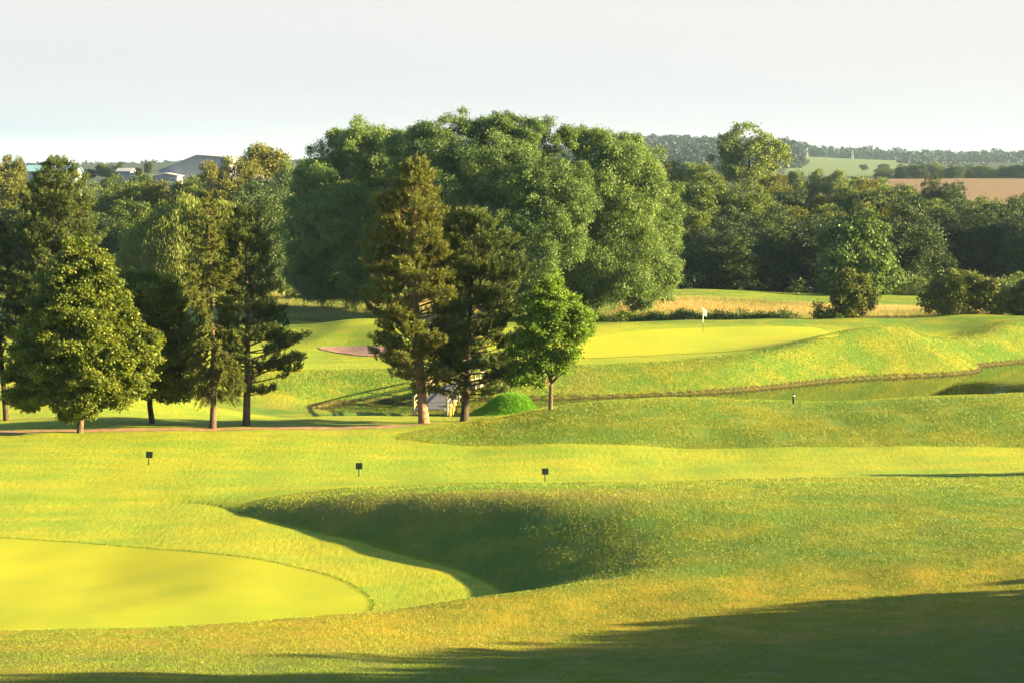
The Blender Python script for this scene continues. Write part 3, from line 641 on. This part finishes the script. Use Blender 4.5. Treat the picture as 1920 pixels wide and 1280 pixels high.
larch('slender larch with drooping feathery twigs standing by the path', 399, 803, 11.75, [(.15, 1.0, 1.6), (.25, 1.5, 2.3), (.38, 1.6, 2.2), (.5, 1.5, 1.4), (.65, 1.5, 1.5), (.78, 1.2, 1.3), (.9, .7, .7), (1, .1, .1)], 51)

# --- woodland trees: prototypes copied with their own scale, turn and label
def wood_proto(seed, H, W, leafm, kind, leaf=.27):
    r = np.random.default_rng(seed); lb = []
    nl = 11
    for k in range(nl):
        a = k * 2.4; rr = W * .5 * r.uniform(.35, .62) * (0 if k == 0 else 1); hh = H * (.80 if k == 0 else r.uniform(.25, .72))
        rad = W * r.uniform(.22, .30); lb.append((np.array((math.cos(a) * rr, math.sin(a) * rr, hh)), (rad, rad, rad * (1.15 if kind != 'flat' else .8))))
    lb.append((np.array((0, 0, H * .5)), (W * .36, W * .36, H * .36))); lb.append((np.array((0, 0, H * .25)), (W * .42, W * .42, H * .22)))
    V, Fc, T = crown_mesh(lb, r, leaf=leaf, lw=.6, sub=.34, nsub=16, sprays=20, per=15, spr=.5, flat=.8, inner=.8, jit=.06)
    mb = MB(); limbs(mb, (0, 0, -.4), (0, 0, H * .8), H * .02, [l[0] for l in lb[:6]], r)
    root = empty('woodland_tree'); c = mesh_np('crown', V, Fc, leafm, root, False, {'tint': ('FACE', T)}); t_ = mb.build('trunk', M['bark_dark'], root, True)
    return root, c, t_, H, W
protos = {'dark round': wood_proto(61, 12, 9.5, M['wood_dark'], 'r'), 'dark broad': wood_proto(62, 11, 11, M['wood_dark'], 'flat'), 'mid green round': wood_proto(63, 12, 9, M['wood_mid'], 'r'),
          'mid green broad': wood_proto(66, 11, 11, M['wood_mid'], 'flat'), 'olive green': wood_proto(64, 12, 9.5, M['wood_olive'], 'r'), 'pale green': wood_proto(65, 12, 9, M['wood_pale'], 'r')}
for k in protos: 
    for o in protos[k][:3]: col.objects.unlink(o)
def wood(kind, px, top, Y, wpx, label, group='trees of the woods behind the course', name='woodland_tree'):
    root, c, t_, H, W = protos[kind]; x = (px - 960) / F * Y; z = gz(x, Y) - .1
    h = P(px, top, Y)[2] - z; w_ = wpx / F * Y
    o = root.copy(); o.name = name; col.objects.link(o); o.location = (x, Y, z); o.rotation_euler = (0, 0, rng.uniform(0, 6.28)); o.scale = (w_ / W, w_ / W, h / (H * 1.04))
    tag(o, label, 'tree', group)
    for q in (c, t_):
        n_ = q.copy(); col.objects.link(n_); n_.parent = o
    return o
ORD = ['first', 'second', 'third', 'fourth', 'fifth', 'sixth', 'seventh', 'eighth', 'ninth', 'tenth', 'eleventh', 'twelfth', 'thirteenth', 'fourteenth', 'fifteenth', 'sixteenth']
D, DB, Mi, MBr, O, Pa = 'dark round', 'dark broad', 'mid green round', 'mid green broad', 'olive green', 'pale green'
rows = [
  ('in the front row of the right wood', 235, [(Mi, 1300, 455, 110), (D, 1375, 425, 130), (DB, 1450, 395, 150), (D, 1530, 410, 130), (DB, 1700, 395, 150), (D, 1780, 405, 130), (D, 1860, 400, 130), (DB, 1945, 400, 140)]),
  ('in the second row of the right wood', 258, [(Mi, 1290, 395, 120), (DB, 1370, 390, 130), (O, 1490, 388, 110), (Mi, 1560, 385, 100), (O, 1640, 380, 120), (D, 1690, 365, 130), (D, 1785, 385, 130), (D, 1880, 375, 130), (Mi, 1960, 370, 130)]),
  ('in the middle row of the right wood', 290, [(Mi, 1310, 340, 130), (MBr, 1400, 345, 130), (D, 1480, 355, 110), (O, 1560, 362, 100), (Pa, 1590, 350, 90), (Mi, 1655, 352, 100), (MBr, 1850, 375, 130), (Mi, 1760, 370, 110)]),
  ('in the back row of the right wood', 325, [(O, 1255, 300, 90), (Mi, 1325, 305, 100), (Pa, 1335, 340, 90), (O, 1450, 325, 100), (D, 1755, 336, 85), (O, 1620, 340, 100), (Mi, 1685, 345, 100), (Mi, 1840, 378, 90), (Mi, 1920, 365, 100)]),
  ('in the rearmost row of the right wood', 400, [(Pa, 1490, 318, 60), (Pa, 1530, 316, 60), (Pa, 1570, 318, 60), (Pa, 1610, 325, 60), (Pa, 1650, 335, 60), (Pa, 1290, 305, 70)]),
  ('in the front row of the left wood', 232, [(D, -10, 400, 140), (Mi, 60, 380, 120), (D, 150, 395, 130), (Mi, 235, 375, 120), (D, 490, 350, 120), (D, 555, 380, 110), (D, 425, 420, 90)]),
  ('in the second row of the left wood', 262, [(O, 10, 320, 130), (D, 90, 345, 120), (MBr, 170, 350, 120), (Mi, 240, 340, 100), (O, 300, 338, 110), (Mi, 370, 332, 110), (O, 440, 340, 110), (D, 520, 330, 110), (Mi, 590, 320, 110)]),
  ('in the back row of the left wood', 315, [(O, -20, 300, 110), (O, 25, 290, 70), (Mi, 70, 335, 90), (Mi, 225, 326, 80), (Mi, 270, 322, 70), (O, 395, 302, 70), (O, 435, 298, 70), (O, 470, 305, 70), (Pa, 540, 300, 70), (Mi, 580, 295, 80)]),
]
for where, Y, lst in rows:
    for i, (k, px, top, wpx) in enumerate(lst):
        side = 'the left' if 'left' in where else 'the willows'
        wood(k, px, top + rng.uniform(-4, 4), Y + rng.uniform(-6, 6), wpx, f'{k} tree {where}, {ORD[i]} from {side}')
# ------------------------------------------------------------------ far trees and woods
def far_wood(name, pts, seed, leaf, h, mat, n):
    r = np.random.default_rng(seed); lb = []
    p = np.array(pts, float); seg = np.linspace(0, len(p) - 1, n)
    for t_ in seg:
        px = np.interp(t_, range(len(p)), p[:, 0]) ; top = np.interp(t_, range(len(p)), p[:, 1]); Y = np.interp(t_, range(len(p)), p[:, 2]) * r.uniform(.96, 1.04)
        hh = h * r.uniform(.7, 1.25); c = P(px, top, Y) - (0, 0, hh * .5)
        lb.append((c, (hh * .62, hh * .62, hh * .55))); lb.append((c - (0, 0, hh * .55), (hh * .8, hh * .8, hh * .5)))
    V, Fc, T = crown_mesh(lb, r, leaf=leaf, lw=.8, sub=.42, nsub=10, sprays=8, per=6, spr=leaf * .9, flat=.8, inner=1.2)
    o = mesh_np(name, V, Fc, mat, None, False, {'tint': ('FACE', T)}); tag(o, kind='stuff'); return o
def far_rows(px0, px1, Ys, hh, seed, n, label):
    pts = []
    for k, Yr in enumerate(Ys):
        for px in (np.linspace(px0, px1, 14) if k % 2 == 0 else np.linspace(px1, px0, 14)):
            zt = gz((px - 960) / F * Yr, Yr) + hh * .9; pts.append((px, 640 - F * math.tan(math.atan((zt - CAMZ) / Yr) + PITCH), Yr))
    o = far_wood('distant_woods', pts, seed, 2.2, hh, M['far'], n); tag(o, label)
far_rows(1150, 1480, (2550, 2400, 2250, 2100, 1950, 1800, 1650), 15, 71, 420, 'haze-tinted blue-grey wooded hill on the horizon between the willows and the tall ash')
far_rows(1500, 2250, (2600, 2500, 2420), 15, 72, 330, 'haze-tinted blue-grey woods on the far ridge at the right')
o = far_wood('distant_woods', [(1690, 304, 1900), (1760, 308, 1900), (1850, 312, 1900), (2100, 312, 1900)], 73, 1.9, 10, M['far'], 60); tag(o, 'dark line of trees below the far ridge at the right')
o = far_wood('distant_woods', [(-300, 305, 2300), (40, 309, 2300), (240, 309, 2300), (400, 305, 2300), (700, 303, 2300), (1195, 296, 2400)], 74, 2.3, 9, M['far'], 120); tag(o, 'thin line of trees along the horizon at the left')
def far_tree(kind, px, top, bot, wpx, Y, label, group='far trees along the field edges', cat='tree'):
    root, c, t_, H, W = protos[kind]; zb = P(px, bot, Y)[2]; x = (px - 960) / F * Y
    h = P(px, top, Y)[2] - zb; w_ = wpx / F * Y; o = root.copy(); o.name = 'field_tree'; col.objects.link(o); o.location = (x, Y, zb); o.rotation_euler = (0, 0, rng.uniform(0, 6.28)); o.scale = (w_ / W, w_ / W, h / H)
    tag(o, label, cat, group)
    for q in (c, t_): n_ = q.copy(); col.objects.link(n_); n_.parent = o
for i, (px, top, w_) in enumerate([(1655, 313, 40), (1690, 310, 34), (1722, 308, 36), (1752, 306, 44), (1786, 312, 36), (1815, 311, 38), (1846, 310, 42), (1880, 312, 36), (1912, 309, 40), (1945, 311, 40)]):
    k = D if i % 3 else Mi
    far_tree(k, px, top + rng.uniform(-2, 2), 341, w_, 880 + rng.uniform(-8, 8), f'{k} tree in the hedge line above the brown field, {ORD[i]} from the left')
far_tree(D, 1503, 292, 303, 12, 1700, 'small lone dark tree at the left end of the pale far field')
far_tree(D, 1618, 309, 319, 15, 1400, 'small round tree low in the middle of the pale far field')
far_tree(Mi, 1655, 308, 322, 24, 1350, 'broad round tree at the right end of the pale far field')
for px, top, bot, w_, k, lab in [(195, 308, 332, 24, O, 'brownish round tree on the left skyline before the dark group'), (213, 312, 334, 34, D, 'dark broad tree in the group on the left skyline'), (229, 306, 330, 12, D, 'narrow dark tree topping the group on the left skyline'),
                            (280, 304, 326, 15, D, 'lone dark square-headed tree left of the grey gabled roof'), (262, 316, 330, 14, D, 'small dark tree beside the pale low building'), (84, 305, 325, 16, D, 'dark tree behind the pale blue roof, left one'),
                            (95, 303, 325, 14, D, 'dark tree behind the pale blue roof, middle one'), (130, 306, 328, 18, D, 'dark tree behind the pale blue roof, right one'), (172, 318, 335, 26, Mi, 'low hazy tree on the skyline right of the pale blue roof')]:
    far_tree(k, px, top, bot, w_, 640, lab, 'trees on the left skyline')
# ------------------------------------------------------------------ far buildings
M['blue_roof'] = plain('pale_blue_sheeting', (.16, .30, .36), .5, .4, .1, 1.0); M['grey_clad'] = plain('grey_cladding', (.25, .26, .28), .7, .2, .12, .8)
M['roof_light'] = plain('light_roof_sheets', (.30, .30, .31), .5, .4, .08, .5); M['white_wall'] = plain('white_render', (.25, .26, .28), .8, .2, .05, 1.0); M['glass'] = plain('dark_glass', (.03, .04, .05), .1, .6)
def shed(name, label, cx, Y, halfw, z_e, z_r, ridge, length, wallm, roofm, rz, z_e2=None):
    """gabled shed: gable end faces the viewer"""
    x = (cx - 960) / F * Y; zb = gz(x, Y) - .5; root = empty(name, (x, Y, zb), rz); tag(root, label, 'building')
    e = z_e - zb; rr = z_r - zb; k = ridge; L_ = length; e2 = e if z_e2 is None else z_e2 - zb
    wmb = MB(); wmb.poly([(-halfw, 0, 0), (halfw, 0, 0), (halfw, 0, e2), (k, 0, rr), (-halfw, 0, e), (-halfw, L_, 0), (halfw, L_, 0), (halfw, L_, e2), (k, L_, rr), (-halfw, L_, e)],
        [(0, 1, 2, 3, 4), (9, 8, 7, 6, 5), (0, 4, 9, 5), (1, 6, 7, 2)])
    for i in range(int(halfw * 2 / .8)):       # cladding ribs on the gable
        xx = -halfw + .4 + i * .8; top = e + (rr - e) * (xx + halfw) / (k + halfw) if xx < k else e2 + (rr - e2) * (halfw - xx) / (halfw - k); wmb.box((xx, -.03, top / 2), (.09, .06, top - .1))
    wmb.build('wall', wallm, root)
    rf = MB(); o_ = .5; th = .25
    for (xa, za, xb, zb_) in ((-halfw - .4, e - .15, k, rr + .02), (k, rr + .02, halfw + .4, e2 - .15)):
        rf.poly([(xa, -o_, za), (xb, -o_, zb_), (xb, L_ + o_, zb_), (xa, L_ + o_, za), (xa, -o_, za + th), (xb, -o_, zb_ + th), (xb, L_ + o_, zb_ + th), (xa, L_ + o_, za + th)],
                [(0, 3, 2, 1), (4, 5, 6, 7), (0, 1, 5, 4), (2, 3, 7, 6), (0, 4, 7, 3), (1, 2, 6, 5)])
    rf.build('roof', roofm, root); return root
Yb = 600
zz = lambda py, Y=Yb: P(960, py, Y)[2]
b_ = shed('warehouse', 'large grey gabled shed rising over the left woods', 367, Yb, 10.8, zz(320), zz(292), 0.8, 45, M['grey_clad'], M['roof_light'], math.radians(-6), zz(296))
MB().box((0, -.1, 4), (4, .12, 4)).build('door', M['roof_light'], b_)
b_ = shed('low_building', 'low white building with flat band of roof at the foot of the grey shed', 312, 590, 3.6, zz(330, 590), zz(326, 590), 0, 12, M['white_wall'], M['roof_light'], 0)
for i in range(4): MB().box((-2.4 + i * 1.6, -.08, zz(333, 590) - gz(-102, 590) - .5 + .3), (.8, .1, .6)).build('window', M['glass'], b_)
b_ = shed('house', 'small pale house on the skyline between two dark trees', 250, 610, 1.7, zz(322, 610), zz(317, 610), 0, 4, M['white_wall'], M['roof_light'], math.radians(80))
MB().box((0, -.08, zz(325, 610) - gz(-116, 610)), (1.0, .1, 1.0)).build('window', M['glass'], b_)
b_ = shed('farm_building', 'long low building with pale blue roof on the left skyline', 150, 560, 3.5, zz(322, 560), zz(312, 560), 0, 14, M['white_wall'], M['blue_roof'], math.radians(88))
# ------------------------------------------------------------------ far pylons and church tower
M['steel'] = plain('grey_steel', (.25, .26, .27), .5, .5); M['stone'] = plain('grey_stone', (.22, .2, .18), .9, .2)
for px, top, bot, Y, lab in [(1513, 278, 298, 2300, 'thin lattice pylon on the far ridge, leftmost one'), (1598, 282, 302, 2250, 'thin lattice pylon on the far ridge, nearer the pointed trees')]:
    c = P(px, bot, Y); h = P(px, top, Y)[2] - c[2]; root = empty('electricity_pylon', tuple(c)); tag(root, lab, 'pylon', 'pylons on the far ridge'); mb = MB()
    for sx_, sy_ in ((-1, -1), (1, -1), (1, 1), (-1, 1)): mb.tube([(sx_ * 1.6, sy_ * 1.6, -4), (sx_ * .25, sy_ * .25, h)], .16, 4)
    for k in range(6): w_ = 1.6 - 1.3 * k / 6; z0 = h * k / 6; z1 = h * (k + 1) / 6; mb.tube([(-w_, -w_, z0), (w_ * .85, -w_ * .85, z1)], .09, 3); mb.tube([(w_, -w_, z0), (-w_ * .85, -w_ * .85, z1)], .09, 3)
    mb.build('frame', M['steel'], root)
    for f_ in (.7, .82, .94): MB().tube([(-2.6, 0, h * f_), (0, 0, h * f_ + .4), (2.6, 0, h * f_)], .12, 4).build('cross_arm', M['steel'], root)
c = P(1705, 296, 2400); root = empty('church_tower', tuple(c)); tag(root, 'tiny square stone tower among the trees on the far ridge', 'tower')
h = P(1705, 285, 2400)[2] - c[2]; MB().box((0, 0, h / 2 - 2), (5, 5, h + 4)).build('wall', M['stone'], root)
for sx_, sy_ in ((-1, -1), (1, -1), (1, 1), (-1, 1)): MB().box((sx_ * 2, sy_ * 2, h + .6), (.9, .9, 1.2)).build('pinnacle', M['stone'], root)
for px, top, w_, lab in [(1576, 275, 5, 'narrow pointed tree breaking the far ridge line, left one'), (1641, 276, 4, 'narrow pointed tree breaking the far ridge line, right one')]:
    far_tree(D, px, top, 290, w_ * 1.6, 2420, lab, 'pointed trees on the far ridge')

# ------------------------------------------------------------------ things on the course
M['sign'] = plain('dark_green_board', (.003, .010, .009), .6, .2); M['post'] = plain('dark_post', (.012, .014, .012), .6, .3); M['white'] = plain('white_cloth', (.8, .78, .72), .7, .2)
M['cream'] = plain('cream_paint', (.75, .7, .55), .5, .4)
for px, py, tilt, lab in [(278, 872, .10, 'small dark marker board on a tilted stem, left of the three on the fairway'), (673, 893, .0, 'small dark marker board on a stem, middle of the three on the fairway'), (1022, 903, -.02, 'small dark marker board on a stem, rightmost of the three on the fairway')]:
    x, y, z = ground_at(px, py); s_ = y / F; root = empty('marker_board', (x, y, z)); root.rotation_euler = (0, tilt, .08); tag(root, lab, 'marker board', 'marker boards on the fairway')
    MB().tube([(0, 0, -.15), (0, 0, 22 * s_)], .022, 6).build('stem', M['post'], root)
    bd = MB().box((.01, -.035, 20.5 * s_), (12.5 * s_, .03, 12 * s_), rx=-.12).build('board', M['sign'], root)
    bv = bd.modifiers.new('b', 'BEVEL'); bv.width = .008
    MB().box((.01, -.01, 20.5 * s_), (5 * s_, .03, 5 * s_)).build('bracket', M['post'], root)
x, y, z = ground_at(1318, 625); root = empty('golf_flag', (x, y, z)); tag(root, 'white flag on a thin pole standing on the golf green', 'flag')
s_ = y / F
MB().tube([(0, 0, -.1), (0, 0, 20 * s_)], .016, 6).build('pole', M['post'], root); MB().tube([(0, 0, 20 * s_), (0, 0, 48 * s_)], .03, 6).build('pole', M['white'], root)
V = []; nx, nz = 10, 9
for i in range(nx):
    for j in range(nz):
        a = i / (nx - 1); b = j / (nz - 1); V.append((.02 + a * .30, .05 * math.sin(a * 9 + b) * a, (46 - 13 * b) * s_ - a * .24 + a * b * .10))
f = [(i * nz + j, (i + 1) * nz + j, (i + 1) * nz + j + 1, i * nz + j + 1) for i in range(nx - 1) for j in range(nz - 1)]
fl = MB().poly(V, f).build('cloth', M['white'], root, True); so = fl.modifiers.new('s', 'SOLIDIFY'); so.thickness = .006
x, y, z = ground_at(1488, 758); s_ = y / F; root = empty('marker_post', (x, y, z)); tag(root, 'short black post with a pale band on the ridge before the pond', 'post')
MB().tube([(0, 0, -.2), (0, 0, 17 * s_), (0, 0, 21 * s_)], [.062, .062, .055], 10).build('shaft', M['post'], root, False); MB().tube([(0, 0, 15.5 * s_), (0, 0, 17.5 * s_)], .066, 10).build('band', M['cream'], root)
x, y, z = ground_at(1481, 836); mb = MB(); r = np.random.default_rng(3)
mb.tube([(-.05, 0, .0), (-.03, 0, .03), (.0, .01, .05), (.03, 0, .04), (.05, 0, .01)], [.015, .04, .045, .04, .015], 8); o = mb.build('stone', M['stone'], None, True); o.location = (x, y, z); tag(o, 'small pale stone in the grass at the foot of the long mound', 'stone')
# footbridge
M['timber'] = plain('pale_weathered_timber', (.26, .22, .17), .8, .2, .2, 3); M['deck'] = plain('grey_deck_boards', (.10, .10, .105), .8, .2, .15, 3); M['orange_wood'] = plain('orange_timber', (.62, .30, .07), .6, .3, .15, 3)  # braces get one even orange, rails and deck are duller
s0 = np.array([(806 - 960) / F * 124.0, 124.0, 1.0]); e0 = np.array([(880 - 960) / F * 139.5, 138.5, 1.1])
root = empty('footbridge', tuple(s0), math.atan2(-(e0 - s0)[0], (e0 - s0)[1])); tag(root, 'timber footbridge with railings over the pond, half hidden behind the pines', 'footbridge')
LB = float(np.hypot(*(e0 - s0)[:2])); arc = lambda q: .4 * math.sin(math.pi * q / LB) + .1 * q / LB
mb = MB()
for i in range(int(LB / .22)): q = .11 + i * .22; mb.box((0, q, arc(q) - .03), (1.8, .205, .05), rx=math.atan(.45 * math.pi / LB * math.cos(math.pi * q / LB)))
mb.build('deck', M['deck'], root)
for sx_ in (-1, 1):
    mb = MB(); qs = np.linspace(0, LB, 16)
    for q0, q1 in zip(qs[:-1], qs[1:]): mb.tube([(sx_ * .94, q0, arc(q0) - .18), (sx_ * .94, q1, arc(q1) - .18)], .11, 4)
    mb.build('beam', M['timber'], root)
    mb = MB(); mb.tube([(sx_ * 1.02, q, arc(q) + .74) for q in qs], .055, 6); mb.tube([(sx_ * 1.02, q, arc(q) + .38) for q in qs], .035, 6); mb.build('handrail', M['timber'], root, True)
    for q in np.linspace(0, LB, 8): MB().box((sx_ * 1.06, q, arc(q) + .2), (.11, .11, 1.15)).build('post', M['timber'], root)
    for q in (.9, 2.2):
        MB().tube([(sx_ * 1.16, q + .45 * math.sin(a), -.55 + .75 * math.cos(a)) for a in np.linspace(-1.5, 1.5, 9)], .085, 6).build('brace', M['orange_wood'], root, True)

# ------------------------------------------------------------------ trees outside the view that shade the near slope
def shade_tree(x, Y, lobes, label, seed):
    z = gz(x, Y); r = np.random.default_rng(seed); V, Fc, T = crown_mesh([(np.array(c), rr) for c, rr in lobes], r, leaf=.22, lw=.7, sub=.16, nsub=150, sprays=9, per=10, spr=.3, flat=.8, inner=2.0, jit=.03)
    mb = MB(); limbs(mb, (0, 0, -.3), (0, 0, lobes[0][0][2]), .28, [c for c, rr in lobes], r); add_tree('beech_tree', label, 'beech tree', 'beeches beside the near slope', (x, Y, z), (V, Fc, T), mb, M['maple'], M['bark_dark'])
shade_tree(23, 27, [((0, 0, 5.4), (5, 6, 3.0)), ((0, -2, 3), (6, 7, 3)), ((0, 4, 3.7), (4, 5, 2.6)), ((0, 0, 1.8), (5, 8, 2))], 'broad beech outside the view shading the near slope', 81)
shade_tree(21.5, 39.0, [((0, 0, 2.0), (3, 5, 1.8)), ((0, 4.5, 1.3), (2.5, 4, 1.3)), ((0, -3, 2.8), (3, 5, 2.1)), ((0, 0, 1.0), (3.5, 8, 1.3))], 'lower beech outside the view beside the broad one', 82)
shade_tree(24, 15, [((0, 0, 7.5), (6, 7, 4)), ((0, 0, 3.5), (6, 8, 4))], 'beech outside the view nearest the viewer', 83)
shade_tree(27, 48.5, [((0, 0, 1.9), (.4, .3, .7)), ((0, 1.0, 1.6), (.4, .25, .5))], 'thin young beech outside the view beyond the lower one', 84)
shade_tree(33, 78, [((0, 0, 2.6), (.8, .4, 1.2))], 'young beech outside the view by the fairway', 85)

# ------------------------------------------------------------------ grass blades and undergrowth
def blades(name, X, Y, hgt, wid, seed, mat, lean=.45, tint=None, off=0.0):
    r = np.random.default_rng(seed); n_ = len(X); Z = terrain(X, Y) + off
    B = np.stack([X, Y, Z], 1); a = r.uniform(0, 6.283, n_); s_ = np.stack([np.cos(a), np.sin(a), 0 * a], 1) * (wid * r.uniform(.6, 1.3, n_))[:, None] * .5
    tip = B + np.stack([r.normal(size=n_) * lean, r.normal(size=n_) * lean, r.uniform(.6, 1.2, n_)], 1) * np.asarray(hgt).reshape(-1, 1)
    V = np.stack([B - s_, B + s_, tip], 1).reshape(-1, 3); Fc = np.arange(n_ * 3).reshape(n_, 3)
    T = r.uniform(0, 1, n_) if tint is None else tint
    o = mesh_np(name, V, Fc, mat, None, False, {'tint': ('FACE', T)}); tag(o, kind='stuff'); return o
def scatter(n_, u0, u1, y0, y1, seed, test):
    r = np.random.default_rng(seed); u = r.uniform(u0, u1, n_); Y = np.exp(r.uniform(math.log(y0), math.log(y1), n_)); X = u * Y; k = test(X, Y, r); return X[k], Y[k]
M['blade'] = leaf_mat('grass_blades', (.12, .195, .022), (.235, .245, .024), .25, .0, (1.0, 1.0, .3))
M['blade_lush'] = leaf_mat('lush_grass_blades', (.07, .22, .010), (.16, .34, .020), .40, .0, (1.0, 1.0, .3))
M['straw'] = leaf_mat('tall_dry_grass', (.12, .17, .035), (.46, .34, .14), .35, .0, (1, .95, .7))
M['under'] = leaf_mat('undergrowth_leaves', (.025, .05, .012), (.10, .15, .025), .3, .0)
def zone_tint(X, Y, r): return np.clip(.42 + .28 * vnoise(X, Y, .45, 21) + .15 * vnoise(X, Y, 1.7, 22) + r.normal(size=len(X)) * .13, 0, 1)
X, Y = scatter(620000, -.29, .32, 88, 126, 91, lambda X, Y, r: (sdist(mound_poly, X, Y) < .15) & (vnoise(X, Y, 2.2, 31) + r.normal(size=len(X)) * .9 > -.2) & (sdist(pond, X, Y) > .2))
blades('grass', X, Y, .050, .030, 92, M['blade'], tint=zone_tint(X, Y, np.random.default_rng(1)))
X, Y = scatter(900000, -.30, .32, 31, 80, 93, lambda X, Y, r: (sdist(bank_in, X, Y) < .05) & (vnoise(X, Y, 3.0, 32) + r.normal(size=len(X)) * .9 > -.2))
blades('grass', X, Y, .00064 * Y, .00030 * Y, 94, M['blade'], tint=zone_tint(X, Y, np.random.default_rng(2)))
X, Y = scatter(520000, -.16, .32, 122, 178, 95, lambda X, Y, r: (lambda s_: (s_ > .1) & (s_ < 7.5 + vnoise(X, Y, .3, 9)) & ((X / Y > .02) | (Y > 134)) & (r.random(len(X)) < .9))(sdist(pond, X, Y)))
blades('grass', X, Y, .08, .045, 96, M['blade'], tint=zone_tint(X, Y, np.random.default_rng(3)))
X, Y = scatter(60000, -.02, .035, 116, 130, 97, lambda X, Y, r: ((X - gm[0]) / 2.8) ** 2 + ((Y - gm[1]) / 3.2) ** 2 < 1.0)
blades('grass', X, Y, .16, .05, 98, M['blade_lush'])
pe = np.array(pond); seg = []
r = np.random.default_rng(5)
for i in range(len(pe)):
    a, b = pe[i], pe[(i + 1) % len(pe)]; k = int(np.hypot(*(b - a)) * 26); t_ = r.random((k, 1)); seg.append(a + (b - a) * t_ + r.normal(size=(k, 2)) * .12)
seg = np.concatenate(seg); seg = seg[(np.abs(seg[:, 0] / seg[:, 1]) < .33)]
M['sedge'] = leaf_mat('sedge_blades', (.035, .032, .012), (.16, .12, .04), .3, 0)
blades('waterside_sedge', seg[:, 0], seg[:, 1], .13, .05, 99, M['sedge'])
e_ = []
for i in range(len(g1)):
    a, b = g1[i], g1[(i + 1) % len(g1)]; k = int(np.hypot(*(b - a)) * 90); e_.append(a + (b - a) * r.random((k, 1)) + r.normal(size=(k, 2)) * .035)
e_ = np.concatenate(e_); M['shade_line'] = leaf_mat('shade_line_grass', (.04, .09, .008), (.12, .17, .012), .3, 0)  # dark blade colour stands in for the shade line at the collar step
blades('shade_line_grass', e_[:, 0], e_[:, 1], .07, .022, 100, M['shade_line'])
# tall dry meadow grass
X, Y = scatter(260000, .03, .33, 184, 214, 101, lambda X, Y, r: sdist(mead, X, Y) + 1.2 * vnoise(X, Y, .25, 41) + r.normal(size=len(X)) * .5 < 0)
blades('meadow_grass', X, Y, .32, .05, 102, M['straw'], .3, tint=np.clip(.5 + .3 * vnoise(X, Y, .3, 42) + np.random.default_rng(6).normal(size=len(X)) * .2, 0, 1))
X, Y = scatter(120000, -.13, .0, 182, 215, 103, lambda X, Y, r: vnoise(X, Y, .2, 43) + r.normal(size=len(X)) * .6 > -.1)
blades('meadow_grass', X, Y, .5, .06, 104, M['straw'], .3, tint=np.clip(.25 + .3 * vnoise(X, Y, .3, 44) + np.random.default_rng(7).normal(size=len(X)) * .2, 0, 1))
def leafy_band(name, path, Y, w_, h_, n_, seed, mat, leaf):
    r = np.random.default_rng(seed); p = np.array(path, float); lb = []
    for t_ in np.linspace(0, len(p) - 1, n_):
        px = np.interp(t_, range(len(p)), p[:, 0]); Yp = np.interp(t_, range(len(p)), p[:, 1]); s_ = h_ * r.uniform(.4, 1.2); x = (px - 960) / F * Yp; y_ = Yp + r.normal() * .5
        lb.append((np.array((x, y_, gz(x, y_) + s_ * .3)), (w_ * r.uniform(.6, 1.2), w_, s_)))
    V, Fc, T = crown_mesh(lb, r, leaf=leaf, lw=.5, sub=.5, nsub=9, sprays=9, per=9, spr=.4, flat=.9, inner=.5)
    o = mesh_np(name, V, Fc, mat, None, False, {'tint': ('FACE', T)}); tag(o, kind='stuff'); return o
leafy_band('undergrowth', [(1105, 183), (1200, 183), (1330, 184), (1480, 185)], 0, .9, .5, 30, 105, M['under'], .2)
leafy_band('undergrowth', [(1540, 181), (1570, 181)], 0, .8, .8, 4, 106, M['under'], .2)
leafy_band('undergrowth', [(1660, 226), (1760, 222), (1860, 220), (2000, 220)], 0, 1.4, 1.3, 30, 107, M['wood_pale'], .25)
leafy_band('undergrowth', [(540, 208), (620, 206), (720, 206)], 0, 1.2, 1.0, 20, 108, M['wood_mid'], .25)
leafy_band('undergrowth', [(1240, 232), (1400, 231), (1560, 230), (1680, 230)], 0, 2.0, 1.4, 40, 109, M['wood_dark'], .3)

# ------------------------------------------------------------------ air
hm, t = newmat('haze_air'); pv = nn(t, 'ShaderNodeVolumePrincipled'); pv.inputs['Color'].default_value = (.48, .72, 1, 1); pv.inputs['Density'].default_value = .00006
pv.inputs['Anisotropy'].default_value = .2
ho = nn(t, 'ShaderNodeOutputMaterial'); t.links.new(pv.outputs[0], ho.inputs['Volume'])
zmin = float(GZ.min()) - 1; zmax = 72
hz = MB().box((0, 4600, (zmin + zmax) / 2), (30000, 9400, zmax - zmin)).build('haze', hm); tag(hz, kind='stuff')
